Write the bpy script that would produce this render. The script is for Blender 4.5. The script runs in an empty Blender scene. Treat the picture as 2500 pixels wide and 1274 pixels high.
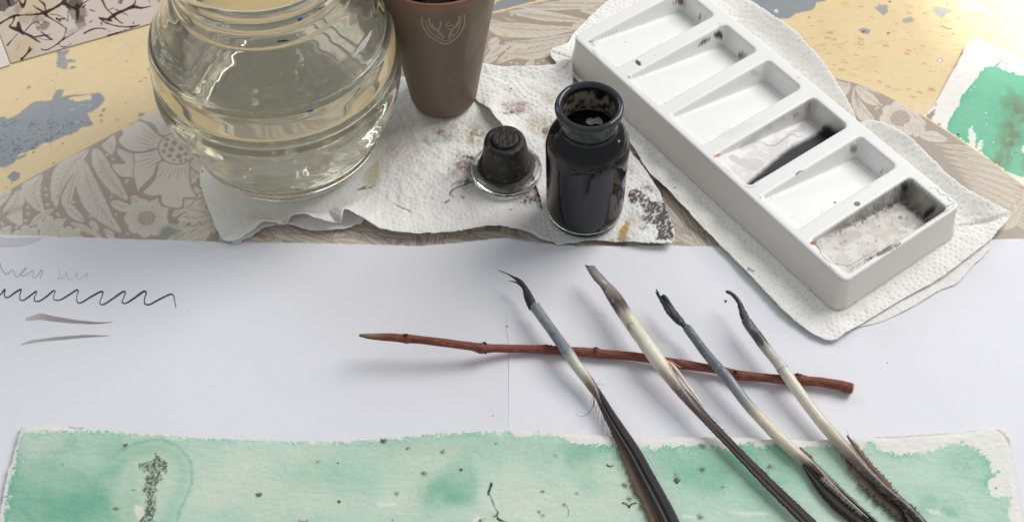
import bpy, math, random
import numpy as np
from mathutils import Vector
R = math.radians
random.seed(7); RNG = np.random.default_rng(7)
scene = bpy.context.scene
COL = scene.collection

# ------------------------------------------------------------------ camera
F, H, TH = 3600.0, 0.65, R(52)
cam_d = bpy.data.cameras.new("camera"); cam = bpy.data.objects.new("camera", cam_d); COL.objects.link(cam)
cam_d.sensor_width = 36; cam_d.lens = 36*F/2500; cam_d.clip_start = 0.01; cam_d.clip_end = 50
cam.location = (0, 0, H); cam.rotation_euler = (R(90)-TH, 0, 0)
scene.camera = cam
# ------------------------------------------------------------------ world, lamps, exposure
world = bpy.data.worlds.new("World"); scene.world = world; world.use_nodes = True
bg = world.node_tree.nodes["Background"]
bg.inputs[0].default_value = (0.94, 0.965, 1.0, 1); bg.inputs[1].default_value = 0.36
def area(name, loc, aim, sx, sy, power, colr):
    d = bpy.data.lights.new(name, 'AREA'); d.shape = 'RECTANGLE'; d.size = sx; d.size_y = sy
    d.energy = power; d.color = colr
    o = bpy.data.objects.new(name, d); COL.objects.link(o); o.location = loc
    o.rotation_euler = (Vector(aim)-Vector(loc)).to_track_quat('-Z', 'Y').to_euler(); return o
area("window_light", (1.2, 1.35, 1.45), (0.1, 0.5, 0), 1.2, 1.25, 33.0, (1.0, 0.985, 0.96))
area("far_window_light", (-.95, 1.75, 1.05), (0, 0.5, 0), 0.8, 0.7, 5.5, (0.94, 0.97, 1.0))
sp = bpy.data.lights.new("sun_patch", 'SPOT'); sp.energy = 250; sp.spot_size = R(8.0); sp.spot_blend = 0.55; sp.color = (1, .95, .82)
sp.shadow_soft_size = 0.02
spo = bpy.data.objects.new("sun_patch", sp); COL.objects.link(spo); spo.location = (1.3, 1.9, 1.4)
spo.rotation_euler = (Vector((0.425, 0.800, 0))-Vector((1.3, 1.9, 1.4))).to_track_quat('-Z', 'Y').to_euler()
scene.view_settings.view_transform = 'Standard'; scene.view_settings.look = 'None'
scene.view_settings.exposure = 0.03; scene.view_settings.gamma = 1
scene.render.engine = 'CYCLES'
scene.cycles.max_bounces = 16; scene.cycles.transmission_bounces = 14; scene.cycles.glossy_bounces = 6
scene.cycles.diffuse_bounces = 5; scene.cycles.transparent_max_bounces = 12
scene.cycles.use_denoising = True; scene.cycles.blur_glossy = 0.5; scene.cycles.sample_clamp_indirect = 6

# ------------------------------------------------------------------ measuring helpers
def ray(px, py):
    u = (px-1250)/F; v = (637-py)/F
    return np.array([u, math.cos(TH)+v*math.sin(TH), -math.sin(TH)+v*math.cos(TH)])
def at(px, py, z=0.0):
    d = ray(px, py); s = (z-H)/d[2]
    return np.array([d[0]*s, d[1]*s, z])
def proj(x, y, z=0.0):
    cy = y*math.cos(TH) - (z-H)*math.sin(TH)
    vy = y*math.sin(TH) + (z-H)*math.cos(TH)
    return 1250+F*x/cy, 637-F*vy/cy
def mpp(px, py, z=0.0):                 # metres per photo pixel at a place
    d = ray(px, py); s = (z-H)/d[2]; return s/F
def lin(c):
    c = np.asarray(c, float)/255.0
    return np.where(c <= 0.04045, c/12.92, ((c+0.055)/1.055)**2.4)

# ------------------------------------------------------------------ noise
def _hash(ix, iy, seed):
    n = (ix.astype(np.int64)*374761393 + iy.astype(np.int64)*668265263 + seed*1442695041) & 0xFFFFFFFF
    n = ((n ^ (n >> 13))*1274126177) & 0xFFFFFFFF
    n = (n ^ (n >> 16)) & 0xFFFFFFFF
    return n.astype(np.float64)/4294967295.0
def vnoise(x, y, seed=0):
    x0 = np.floor(x); y0 = np.floor(y); fx = x-x0; fy = y-y0
    fx = fx*fx*(3-2*fx); fy = fy*fy*(3-2*fy)
    a = _hash(x0, y0, seed); b = _hash(x0+1, y0, seed); c = _hash(x0, y0+1, seed); d = _hash(x0+1, y0+1, seed)
    return (a*(1-fx)+b*fx)*(1-fy) + (c*(1-fx)+d*fx)*fy
def fbm(x, y, s=1.0, octv=4, seed=0, gain=0.5):
    t = 0; a = 1; n = 0
    for o in range(octv):
        t = t + a*vnoise(x/s*(2**o)+o*17.3, y/s*(2**o)-o*9.7, seed+o); n += a; a *= gain
    return t/n                                             # 0..1
def smooth(a, b, x):
    t = np.clip((x-a)/(b-a), 0, 1); return t*t*(3-2*t)

# ------------------------------------------------------------------ mesh helpers
def tag(o, label=None, cat=None, group=None, kind=None):
    if label: o["label"] = label
    if cat: o["category"] = cat
    if group: o["group"] = group
    if kind: o["kind"] = kind
    return o
def empty(name, loc=(0, 0, 0)):
    o = bpy.data.objects.new(name, None); COL.objects.link(o); o.location = loc; o.empty_display_size = 0.01
    return o
def mesh_np(name, V, faces, mat, parent=None, col=None, smooth_sh=True, extra=None):
    """faces: list of arrays (n,k) with k = 3 or 4"""
    me = bpy.data.meshes.new(name)
    V = np.asarray(V, np.float32)
    if parent is not None:
        V = V - np.array(parent.location, np.float32)
    faces = [np.asarray(f, np.int32) for f in faces if len(f)]
    me.vertices.add(len(V)); me.vertices.foreach_set("co", V.ravel())
    nl = sum(f.size for f in faces); npg = sum(len(f) for f in faces)
    me.loops.add(nl); me.loops.foreach_set("vertex_index", np.concatenate([f.ravel() for f in faces]))
    tot = np.concatenate([np.full(len(f), f.shape[1], np.int32) for f in faces])
    start = np.concatenate([[0], np.cumsum(tot)[:-1]]).astype(np.int32)
    me.polygons.add(npg); me.polygons.foreach_set("loop_start", start)
    me.polygons.foreach_set("use_smooth", np.full(npg, smooth_sh))
    me.update(calc_edges=True); me.validate()
    if col is not None:
        a = me.color_attributes.new("col", 'FLOAT_COLOR', 'POINT')
        c4 = np.ones((len(V), 4), np.float32); c4[:, :3] = np.clip(col, 0, 1); a.data.foreach_set("color", c4.ravel())
    for k, arr in (extra or {}).items():
        a = me.attributes.new(k, 'FLOAT', 'POINT'); a.data.foreach_set("value", np.asarray(arr, np.float32))
    me.materials.append(mat)
    o = bpy.data.objects.new(name, me); COL.objects.link(o)
    if parent is not None: o.parent = parent
    return o
def catmull(P, n=8, closed=False):
    P = np.asarray(P, float); out = []
    m = len(P); rng = range(m) if closed else range(m-1)
    for i in rng:
        if closed: p0, p1, p2, p3 = P[(i-1) % m], P[i], P[(i+1) % m], P[(i+2) % m]
        else: p0, p1, p2, p3 = P[max(i-1, 0)], P[i], P[i+1], P[min(i+2, m-1)]
        for k in range(n):
            t = k/n
            out.append(0.5*((2*p1)+(-p0+p2)*t+(2*p0-5*p1+4*p2-p3)*t*t+(-p0+3*p1-3*p2+p3)*t**3))
    if not closed: out.append(P[-1])
    return np.array(out)
def tube(P, rad, n=14, flat=None, jitter=0.0, seed=0, twist=None):
    """P (m,3) centres, rad (m,), flat (m,) vertical squash. returns V, faces, (t, ang) per vertex"""
    P = np.asarray(P, float); m = len(P); V = []; T = []; A = []
    prev = None
    for i in range(m):
        d = P[min(i+1, m-1)]-P[max(i-1, 0)]; d /= (np.linalg.norm(d)+1e-12)
        up = np.array([0, 0, 1.0]); s = np.cross(d, up); s /= (np.linalg.norm(s)+1e-12); u = np.cross(s, d)
        for k in range(n):
            a = 2*math.pi*k/n + (twist[i] if twist is not None else 0)
            r = rad[i]*(1+(jitter*(2*vnoise(np.array([i*0.35]), np.array([k*0.9+seed]), seed)[0]-1) if jitter else 0))
            fl = flat[i] if flat is not None else 1
            V.append(P[i]+s*math.cos(a)*r+u*math.sin(a)*r*fl); T.append(i/(m-1)); A.append(2*math.pi*k/n)
    Fq = []
    for i in range(m-1):
        for k in range(n):
            a = i*n+k; b = i*n+(k+1) % n; Fq.append((a, b, b+n, a+n))
    V.append(P[0]); V.append(P[-1]); T += [0, 1]; A += [0, 0]
    tri = [((k+1) % n, k, m*n) for k in range(n)] + [((m-1)*n+k, (m-1)*n+(k+1) % n, m*n+1) for k in range(n)]
    return np.array(V), [np.array(Fq), np.array(tri)], np.array(T), np.array(A)
def lathe(prof, n=96, c=(0, 0, 0), closed=False):
    prof = np.asarray(prof, float); m = len(prof)
    a = np.linspace(0, 2*math.pi, n, endpoint=False)
    V = np.zeros((m, n, 3))
    V[:, :, 0] = prof[:, 0, None]*np.cos(a)+c[0]; V[:, :, 1] = prof[:, 0, None]*np.sin(a)+c[1]; V[:, :, 2] = prof[:, 1, None]+c[2]
    i = np.arange(m if closed else m-1)[:, None]; k = np.arange(n)[None, :]
    i2 = (i+1) % m; k2 = (k+1) % n
    Fq = np.stack(np.broadcast_arrays(i*n+k, i*n+k2, i2*n+k2, i2*n+k), -1).reshape(-1, 4)
    return V.reshape(-1, 3), [Fq]
def sdf_poly(px, py, poly):
    poly = np.asarray(poly, float); d = np.full(px.shape, 1e18); s = np.ones(px.shape)
    m = len(poly); j = m-1
    for i in range(m):
        ex, ey = poly[j]-poly[i]; wx = px-poly[i, 0]; wy = py-poly[i, 1]
        t = np.clip((wx*ex+wy*ey)/(ex*ex+ey*ey+1e-12), 0, 1)
        bx = wx-ex*t; by = wy-ey*t; d = np.minimum(d, bx*bx+by*by)
        c1 = py >= poly[i, 1]; c2 = py < poly[j, 1]; c3 = ex*wy > ey*wx
        fl = (c1 & c2 & c3) | (~c1 & ~c2 & ~c3); s = np.where(fl, -s, s); j = i
    return s*np.sqrt(d)
def nearest_poly(px, py, poly):
    poly = np.asarray(poly, float); best = np.full(px.shape, 1e18); qx = px.copy(); qy = py.copy(); m = len(poly)
    for i in range(m):
        a = poly[i-1]; e = poly[i]-a
        t = np.clip(((px-a[0])*e[0]+(py-a[1])*e[1])/(e@e+1e-18), 0, 1)
        x = a[0]+e[0]*t; y = a[1]+e[1]*t; d = (x-px)**2+(y-py)**2
        b = d < best; best = np.where(b, d, best); qx = np.where(b, x, qx); qy = np.where(b, y, qy)
    return qx, qy
class Sheet:
    """a dense sheet cut to an outline given as ground points; zf(x,y) gives its height"""
    def __init__(self, outline, res, skirt=0.0):
        O = np.asarray(outline, float)[:, :2]; self.O = O
        x0, y0 = O.min(0)-res*1.5; x1, y1 = O.max(0)+res*1.5
        xs = np.arange(x0, x1, res); ys = np.arange(y0, y1, res)
        X, Y = np.meshgrid(xs, ys); ny, nx = X.shape
        sd = np.empty(X.shape); 
        for r0 in range(0, ny, 64):
            sd[r0:r0+64] = sdf_poly(X[r0:r0+64], Y[r0:r0+64], O)
        ins = sd <= 0; near = (~ins) & (sd < res*0.8)
        if near.any():
            a, b = nearest_poly(X[near], Y[near], O); X[near] = a; Y[near] = b
        ok = ins | near
        q = ok[:-1, :-1] & ok[1:, :-1] & ok[:-1, 1:] & ok[1:, 1:]
        anyin = ins[:-1, :-1] | ins[1:, :-1] | ins[:-1, 1:] | ins[1:, 1:]
        q &= anyin
        idx = -np.ones(X.shape, np.int64); used = np.zeros(X.shape, bool)
        used[:-1, :-1] |= q; used[1:, :-1] |= q; used[:-1, 1:] |= q; used[1:, 1:] |= q
        idx[used] = np.arange(used.sum())
        self.x = X[used]; self.y = Y[used]; self.sd = np.minimum(sd[used], 0)
        Fq = np.stack([idx[:-1, :-1][q], idx[:-1, 1:][q], idx[1:, 1:][q], idx[1:, :-1][q]], -1)
        self.F = [Fq]; self.n = len(self.x); self.z = np.zeros(self.n)
        if skirt:
            e = np.concatenate([Fq[:, [0, 1]], Fq[:, [1, 2]], Fq[:, [2, 3]], Fq[:, [3, 0]]])
            key = np.minimum(e[:, 0], e[:, 1])*(self.n+1)+np.maximum(e[:, 0], e[:, 1])
            u, inv, cnt = np.unique(key, return_inverse=True, return_counts=True)
            self.border = e[cnt[inv] == 1]
        self.skirt = skirt
        self.px, self.py = proj(self.x, self.y, 0.0)
        self.col = np.ones((self.n, 3))
    def build(self, name, mat, parent=None, extra=None):
        V = np.stack([self.x, self.y, self.z], -1); Fs = list(self.F); col = self.col
        if self.skirt:
            b = self.border; ids = np.unique(b); mp = {}; mp = -np.ones(self.n, np.int64); mp[ids] = self.n+np.arange(len(ids))
            V2 = V[ids].copy(); V2[:, 2] -= self.skirt; V = np.concatenate([V, V2]); col = np.concatenate([col, col[ids]])
            Fs.append(np.stack([b[:, 1], b[:, 0], mp[b[:, 0]], mp[b[:, 1]]], -1))
            if extra: extra = {k: np.concatenate([v, v[ids]]) for k, v in extra.items()}
        return mesh_np(name, V, Fs, mat, parent, col, True, extra)

# ------------------------------------------------------------------ painter (colours of the things themselves, in measured px)
class Paint:
    def __init__(self, S, ox=0, oy=0, sc=1.0, z=0.0):
        self.S = S; self.ox, self.oy, self.sc = ox, oy, sc
        self.X, self.Y = proj(S.x, S.y, z); self.col = S.col
        self.j1 = fbm(self.X, self.Y, 9, 3, 101)-.5; self.j2 = fbm(self.X, self.Y, 3.2, 2, 151)-.5
        self.h = np.zeros(S.n)
    def frame(self, ox, oy, sc): self.ox, self.oy, self.sc = ox, oy, sc
    def T(self, pts):
        pts = np.asarray(pts, float).copy(); pts[:, 0] = self.ox+pts[:, 0]/self.sc; pts[:, 1] = self.oy+pts[:, 1]/self.sc; return pts
    def _put(self, m, a, color, alpha, h=0):
        a = (np.clip(a, 0, 1)*alpha)
        c = lin(color); self.col[m] = self.col[m]*(1-a[:, None])+c*a[:, None]
        if h: self.h[m] += h*a
    def bbox(self, P, pad):
        return np.nonzero((self.X > P[:, 0].min()-pad) & (self.X < P[:, 0].max()+pad) & (self.Y > P[:, 1].min()-pad) & (self.Y < P[:, 1].max()+pad))[0]
    def poly(self, pts, color, alpha=1, soft=1.5, jag=0, jag2=0, sm=True, grow=0, h=0, mod=None):
        P = self.T(pts)
        if sm: P = catmull(P, 4, True)
        m = self.bbox(P, soft+jag+jag2+grow+2)
        if not len(m): return
        d = sdf_poly(self.X[m], self.Y[m], P)+self.j1[m]*jag+self.j2[m]*jag2-grow
        a = 0.5-d/soft
        a = np.clip(a, 0, 1)
        if mod is not None: a = a*mod[m]
        self._put(m, a, color, alpha, h)
    def stroke(self, pts, w, color, alpha=1, soft=1.5, jag=0, sm=True, n=5, h=0, raw=False):
        """pts (x,y) or (x,y,w) ; w default full width in px of the photograph"""
        pts = np.asarray(pts, float)
        ww = pts[:, 2] if pts.shape[1] > 2 else np.full(len(pts), float(w))
        P = np.c_[self.T(pts[:, :2]), ww]
        if sm and len(P) > 2: P = catmull(P, n)
        m = self.bbox(P, P[:, 2].max()+soft+jag+2)
        if not len(m): return
        x = self.X[m]; y = self.Y[m]; best = np.full(x.shape, 1e9)
        for i in range(len(P)-1):
            a = P[i]; b = P[i+1]; ex, ey = b[0]-a[0], b[1]-a[1]
            t = np.clip(((x-a[0])*ex+(y-a[1])*ey)/(ex*ex+ey*ey+1e-12), 0, 1)
            d = np.hypot(x-a[0]-ex*t, y-a[1]-ey*t)-0.5*(a[2]+(b[2]-a[2])*t); best = np.minimum(best, d)
        self._put(m, 0.5-(best+self.j2[m]*jag)/soft, color, alpha, h)
    def blob(self, x, y, rx, ry, color, alpha=1, rot=0, soft=None, jag=0, jag2=0, ring=0, h=0, raw=False):
        P = np.array([[x, y]], float)
        if not raw: P = self.T(P)
        cx, cy = P[0]; soft = soft if soft is not None else 1.5
        r = max(rx, ry)+soft+jag+jag2+3
        m = np.nonzero((abs(self.X-cx) < r) & (abs(self.Y-cy) < r))[0]
        if not len(m): return
        c, s = math.cos(rot), math.sin(rot); dx = self.X[m]-cx; dy = self.Y[m]-cy
        u = (dx*c+dy*s)/rx; v = (-dx*s+dy*c)/ry
        d = (np.hypot(u, v)-1)*min(rx, ry)+self.j1[m]*jag+self.j2[m]*jag2
        if ring: d = abs(d+ring/2)-ring/2
        self._put(m, 0.5-d/soft, color, alpha, h)

# ------------------------------------------------------------------ materials
def new_mat(name):
    m = bpy.data.materials.new(name); m.use_nodes = True; nt = m.node_tree
    return m, nt, nt.nodes["Principled BSDF"]
def N(nt, t, **k):
    n = nt.nodes.new(t)
    for a, b in k.items(): setattr(n, a, b)
    return n
def mat_col(name, rough=0.6, grain=0.06, gscale=900, bumps=(), spec=0.5, coat=0, attr=True, color=(.8, .8, .8), sheen=0, stretch=None, sss=0):
    """Principled driven by the thing's own colour attribute (or one colour), broken up by noise; bumps = [(scale, strength, distance, detail)]"""
    m, nt, b = new_mat(name); L = nt.links.new
    tc = N(nt, 'ShaderNodeTexCoord'); src = tc.outputs['Object']
    if stretch:
        mp = N(nt, 'ShaderNodeMapping'); mp.inputs['Scale'].default_value = stretch[0]; mp.inputs['Rotation'].default_value = (0, 0, stretch[1])
        L(src, mp.inputs[0]); srcb = mp.outputs[0]
    else: srcb = src
    if attr:
        at_ = N(nt, 'ShaderNodeAttribute', attribute_name="col"); c = at_.outputs['Color']
    else:
        rgb = N(nt, 'ShaderNodeRGB'); rgb.outputs[0].default_value = (*color, 1); c = rgb.outputs[0]
    if grain:
        nz = N(nt, 'ShaderNodeTexNoise'); nz.inputs['Scale'].default_value = gscale; nz.inputs['Detail'].default_value = 4; L(srcb, nz.inputs['Vector'])
        mr = N(nt, 'ShaderNodeMapRange'); mr.inputs[1].default_value = .25; mr.inputs[2].default_value = .75
        mr.inputs[3].default_value = 1-grain; mr.inputs[4].default_value = 1+grain; L(nz.outputs[0], mr.inputs[0])
        mx = N(nt, 'ShaderNodeVectorMath', operation='SCALE'); L(c, mx.inputs[0]); L(mr.outputs[0], mx.inputs['Scale']); c = mx.outputs[0]
        r2 = N(nt, 'ShaderNodeMapRange'); r2.inputs[3].default_value = rough*0.88; r2.inputs[4].default_value = min(1, rough*1.12); L(nz.outputs[0], r2.inputs[0]); L(r2.outputs[0], b.inputs['Roughness'])
    else: b.inputs['Roughness'].default_value = rough
    L(c, b.inputs['Base Color'])
    b.inputs['Specular IOR Level'].default_value = spec
    b.inputs['Coat Weight'].default_value = coat; b.inputs['Coat Roughness'].default_value = 0.08
    b.inputs['Sheen Weight'].default_value = sheen
    if sss: b.inputs['Subsurface Weight'].default_value = sss; b.inputs['Subsurface Radius'].default_value = (.003, .0025, .002); b.inputs['Subsurface Scale'].default_value = 1
    prev = None
    for (sc, st, dist, det) in bumps:
        nz = N(nt, 'ShaderNodeTexNoise'); nz.inputs['Scale'].default_value = sc; nz.inputs['Detail'].default_value = det; L(srcb, nz.inputs['Vector'])
        bp = N(nt, 'ShaderNodeBump'); bp.inputs['Strength'].default_value = st; bp.inputs['Distance'].default_value = dist; L(nz.outputs[0], bp.inputs['Height'])
        if prev: L(prev, bp.inputs['Normal'])
        prev = bp.outputs[0]
    if prev: L(prev, b.inputs['Normal'])
    return m
def mat_glass(name, tint=(1, 1, 1), rough=0.0, ior=1.5, wav=0, wsc=30, absorb=None, dens=0):
    m, nt, b = new_mat(name); L = nt.links.new
    b.inputs['Base Color'].default_value = (*tint, 1); b.inputs['Transmission Weight'].default_value = 1
    b.inputs['Roughness'].default_value = rough; b.inputs['IOR'].default_value = ior
    if wav:
        tc = N(nt, 'ShaderNodeTexCoord'); nz = N(nt, 'ShaderNodeTexNoise'); nz.inputs['Scale'].default_value = wsc; nz.inputs['Detail'].default_value = 2
        L(tc.outputs['Object'], nz.inputs['Vector']); bp = N(nt, 'ShaderNodeBump'); bp.inputs['Strength'].default_value = wav; bp.inputs['Distance'].default_value = .001
        L(nz.outputs[0], bp.inputs['Height']); L(bp.outputs[0], b.inputs['Normal'])
    if absorb:
        va = N(nt, 'ShaderNodeVolumeAbsorption'); va.inputs['Color'].default_value = (*absorb, 1); va.inputs['Density'].default_value = dens
        L(va.outputs[0], nt.nodes['Material Output'].inputs['Volume'])
    return m

# =================================================================== the painted desk
def outl(pts, z): return np.array([at(p[0], p[1], z) for p in pts])
YEL = (227, 204, 157); GRY = (140, 146, 151)
ZB = 0.0035                                            # top of the floral board
ZP = 0.0043                                            # white paper
M_desk = mat_col("chipped_yellow_paint", rough=0.42, grain=0.035, gscale=160, bumps=((70, .12, .0012, 3), (1500, .12, .0002, 2)), spec=0.45)
S = Sheet(outl([(-60, -80), (2580, -80), (2580, 540), (2000, 260), (1400, 80), (1000, 130), (400, 330), (-60, 560)], 0), 0.00062)
p = Paint(S, z=0)
lowf = fbm(S.x, S.y, .05, 4, 5)
S.col[:] = lin(YEL)*(0.94+0.12*lowf[:, None])
tint = fbm(S.x, S.y, .02, 3, 9)[:, None]; S.col[:] = S.col*(1-.25*smooth(.55, .8, tint)) + lin((214, 180, 140))*.25*smooth(.55, .8, tint)
def chip(pts, fr, c=GRY, jag=5, sm=False):
    p.frame(*fr)
    p.poly(pts, (190, 165, 120), 0.8, 2.0, jag, 3, sm, grow=1.6, h=0.0)
    p.poly(pts, c, 1, 1.4, jag, 3, sm, h=-0.12)
f2 = (0, 200, 3.186); f1 = (0, 0, 4.248); f4 = (1800, 0, 3.571); f3 = (1180, 0, 6.37); f5 = (2000, 150, 2.832)
chip([(-100, 290), (0, 280), (30, 270), (60, 290), (150, 250), (220, 190), (260, 160), (410, 148), (418, 110), (432, 78), (458, 60), (490, 68), (480, 100), (470, 128), (520, 108), (640, 100), (775, 92), (805, 120), (812, 145), (770, 195), (720, 225), (678, 250), (700, 300), (728, 335), (640, 355), (580, 395), (540, 410), (480, 430), (400, 465), (330, 482), (280, 515), (250, 532), (150, 560), (135, 590), (120, 610), (90, 640), (50, 660), (0, 662), (-100, 700)], f2)
p.frame(*f2)
p.poly([(540, 128), (600, 112), (700, 100), (718, 112), (690, 138), (620, 152), (560, 140)], YEL, 1, 1.4, 6, 4)
# rubbed, flaked zones inside the grey
flake = fbm(p.X, p.Y*1.6, 7, 4, 33); zone = np.exp(-((p.Y-(235-.22*p.X))/14)**2)*(p.X < 215)*(p.Y > 170)
ing = (abs(S.col[:, 0]-lin(GRY)[0]) < .02)
a = smooth(.60, .68, flake)*np.clip(zone*1.6, 0, 1)*ing; S.col[:] = S.col*(1-a[:, None])+lin((196, 198, 196))*a[:, None]
a = smooth(.62, .7, fbm(p.X, p.Y*1.5, 6, 4, 71))*np.clip(zone*1.5, 0, 1)*ing; S.col[:] = S.col*(1-a[:, None])+lin((88, 92, 96))*a[:, None]
a = smooth(.64, .70, fbm(p.X, p.Y*1.5, 5, 3, 77))*ing*(p.Y > 290); S.col[:] = S.col*(1-a[:, None]*.8)+lin((92, 96, 102))*a[:, None]*.8
gv = fbm(p.X, p.Y, 60, 3, 12); S.col[:] = np.where(ing[:, None], S.col*(.9+.2*gv[:, None]), S.col)
for q in ((640, 180), (700, 182), (560, 215), (600, 310), (690, 120)): p.stroke([(q[0]-18, q[1]+6), (q[0]+20, q[1]-3)], 2.0, (190, 196, 200), .7)
for _ in range(22): 
    x = RNG.uniform(10, 560); y = 640-.32*x+RNG.uniform(-120, -60); p.blob(x, y, RNG.uniform(1, 4), RNG.uniform(.6, 1.6), (70, 74, 80), .8, -.3, jag2=2)
p.stroke([(410, 200), (400, 330), (392, 430), (395, 520)], 1.3, (98, 102, 108), .6); p.stroke([(425, 70), (440, -60), (470, -200)], 1.0, (188, 160, 120), .5)
chip([(60, 740), (85, 715), (110, 697), (150, 715), (150, 735), (130, 760), (90, 778)], f2)
chip([(590, 545), (640, 530), (720, 525), (700, 550), (670, 580), (690, 620), (780, 625), (780, 640), (700, 655), (690, 715), (650, 722), (600, 690), (585, 660), (605, 600)], f1, (150, 152, 155))
p.frame(*f1)
for i in range(12): p.stroke([(590, 560+i*13), (600+RNG.uniform(40, 100), 548+i*13)], 1.6, (196, 190, 180) if i % 2 else (96, 98, 104), .6, jag=3)
chip([(725, 705), (750, 690), (780, 700), (770, 712), (735, 718)], f1, (140, 130, 115)); chip([(1530, 720), (1570, 690), (1640, 690), (1660, 770), (1590, 765)], f1, (165, 170, 178))
p.frame(*f1)
for (x, y, rx, ry, rot) in ((300, 910, 5, 3.2, -.2), (540, 838, 3.4, 1.3, -1), (1315, 640, 4.5, 1.3, -.2), (1505, 813, 4, 1.6, -.1), (1450, 848, 5, 1.7, -.3), (1075, 1143, 5, 3.5, -.7), (1048, 1198, 4, 3.4, 0), (1300, 1070, 3, 1.6, 0), (1145, 427, 3, 1, 0), (178, 1038, 2, 1.6, 0), (1405, 915, 2, 2, 0), (1355, 806, 1.6, 1, 0), (1215, 1138, 1.4, 1, 0), (1215, 1245, 5, 3, 0), (1050, 1255, 5, 6, 0)):
    faint = (x, y) in ((1145, 427), (1405, 915), (1215, 1245), (1050, 1255), (1355, 806))
    p.blob(x, y, rx, ry, (150, 126, 84) if not faint else (200, 168, 128), .85, rot, jag2=2)
    if rx > 3.3 and not faint: p.blob(x, y, rx*.45, ry*.45, (176, 152, 104), .8, rot)
p.frame(*f2)
for (x, y) in ((485, 480), (415, 633), (262, 548), (45, 818), (90, 790)): p.blob(x, y, 4 if x == 262 else 2.4, 2, (140, 124, 96), .9, -.4, jag2=2)
chip([(130, 590), (165, 575), (205, 570), (190, 585), (140, 600)], f2, (150, 150, 140)); chip([(1080, 255), (1090, 240), (1120, 250), (1130, 270), (1085, 270)], f2, (160, 160, 158))
# behind the cup and behind the palette
chip([(-200, -400), (-60, 90), (40, 175), (180, 175), (330, 140), (520, 90), (680, 45), (830, 10), (900, -60), (900, -400)], f3)
p.frame(*f3); p.poly([(150, -60), (300, -30), (270, 10), (235, 12), (215, 40), (190, 55), (180, 75), (120, 60)], (226, 206, 150), 1, 1.4, 5, 4)
chip([(-500, -500), (-400, 150), (-100, 175), (130, 175), (290, 172), (370, 165), (450, 155), (510, 122), (560, 104), (650, 96), (672, 60), (690, 18), (760, 8), (790, -20), (900, -300)], f4)
p.frame(*f4)
for (pp, cc) in (([(1195, 65), (1232, 62), (1230, 42), (1300, 48), (1310, 105), (1275, 137), (1240, 105)], (160, 160, 162)), ([(1440, 165), (1500, 155), (1520, 152), (1535, 180), (1500, 200), (1445, 195)], (162, 164, 168)),
                 ([(1055, 262), (1090, 247), (1155, 265), (1140, 297), (1085, 290)], (150, 150, 156)), ([(1705, 75), (1740, 65), (1800, 76), (1888, 97), (1810, 120), (1775, 155), (1730, 125)], (178, 176, 178)),
                 ([(1925, 60), (1950, 15), (2060, 10), (2105, 40), (2180, 50), (2210, 90), (2278, 100), (2255, 135), (2210, 150), (2150, 105), (2110, 92), (2040, 110)], (192, 186, 188))):
    chip(pp, f4, cc, 3)
p.frame(*f4)
p.blob(1100, 278, 3.4, 2.6, (70, 70, 74)); p.blob(1765, 530, 8, 5.2, (178, 160, 150), 1, 0, jag2=3); p.blob(1768, 530, 4.5, 3.2, (240, 234, 222), 1, 0, jag2=2)
p.blob(340, 97, 5.5, 4, (214, 218, 220), 1, .6, jag2=2); p.blob(935, 28, 6, 3, (214, 172, 90), .6, soft=5, jag=3); p.blob(940, 45, 14, 8, (222, 190, 120), .5, soft=8)
p.stroke([(1782, 228), (1830, 250), (1865, 252)], 2.6, (120, 92, 60), .9); p.stroke([(1700, 200), (1880, 300), (1950, 360)], .8, (205, 180, 140), .8)
p.blob(1880, 298, 2.6, 1.6, (110, 88, 60), .9, .9); p.blob(625, 155, 3, 1.8, (140, 118, 80), .9); p.blob(1328, 16, 4, 2, (120, 96, 64), .9, .1, jag2=2)
p.stroke([(1825, 25), (1832, 48)], 1.8, (150, 124, 82), .9); p.blob(2118, 130, 3, 1.6, (120, 90, 60), .8, -.5); p.blob(1925, 166, 3.2, 2, (160, 128, 84), .8)
p.blob(1310, 295, 5, 3, (120, 96, 70), .9, -.3, jag2=3); p.blob(1296, 300, 3, 3, (232, 220, 196), .8); p.blob(1545, 430, 2, 1, (130, 108, 72), .8)
for x, y, r_ in ((720, 415, 15), (990, 655, 7), (570, 350, 9)): p.blob(x, y, r_, r_*.55, (206, 178, 130), .7, 0, jag=3, ring=1.6)
p.stroke([(830, 385), (900, 392), (950, 370), (962, 350)], 2.2, (200, 172, 120), .7, jag=1)
for _ in range(150):                                    # faint rubbed marks in the yellow
    x = RNG.uniform(440, 2400); y = RNG.uniform(20, 1500)*RNG.uniform(.3, 1)
    if y > 660 and x < 1000: continue
    a_ = RNG.uniform(.2, .75); p.stroke([(x, y), (x+RNG.uniform(6, 26), y+RNG.uniform(-4, 4)), (x+RNG.uniform(30, 60), y+RNG.uniform(-6, 10))], RNG.uniform(1, 3.8), (196, 164, 112), a_, jag=4)
for x, y in ((780, 330), (810, 288), (840, 343), (1490, 440), (1480, 470), (1620, 405), (1500, 115), (1640, 120), (1710, 625), (1640, 560), (1240, 715), (1310, 755), (1490, 778), (1590, 805), (1690, 778), (1700, 785), (1530, 845), (1075, 390), (1075, 420), (1075, 340), (1040, 480), (940, 545), (910, 610), (1195, 495), (1295, 403)):
    p.stroke([(x-18, y-3), (x, y+2), (x+20, y+4)], RNG.uniform(2.4, 5), (188, 152, 100), .75, jag=5)
S.z[:] = p.h*.001
desk = S.build("desk", M_desk); tag(desk, kind="structure")
M_slab = mat_col("yellow_gloss_paint", rough=.42, grain=.04, gscale=60, attr=False, color=tuple(lin(YEL)), bumps=((70, .12, .0012, 3),))
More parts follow.
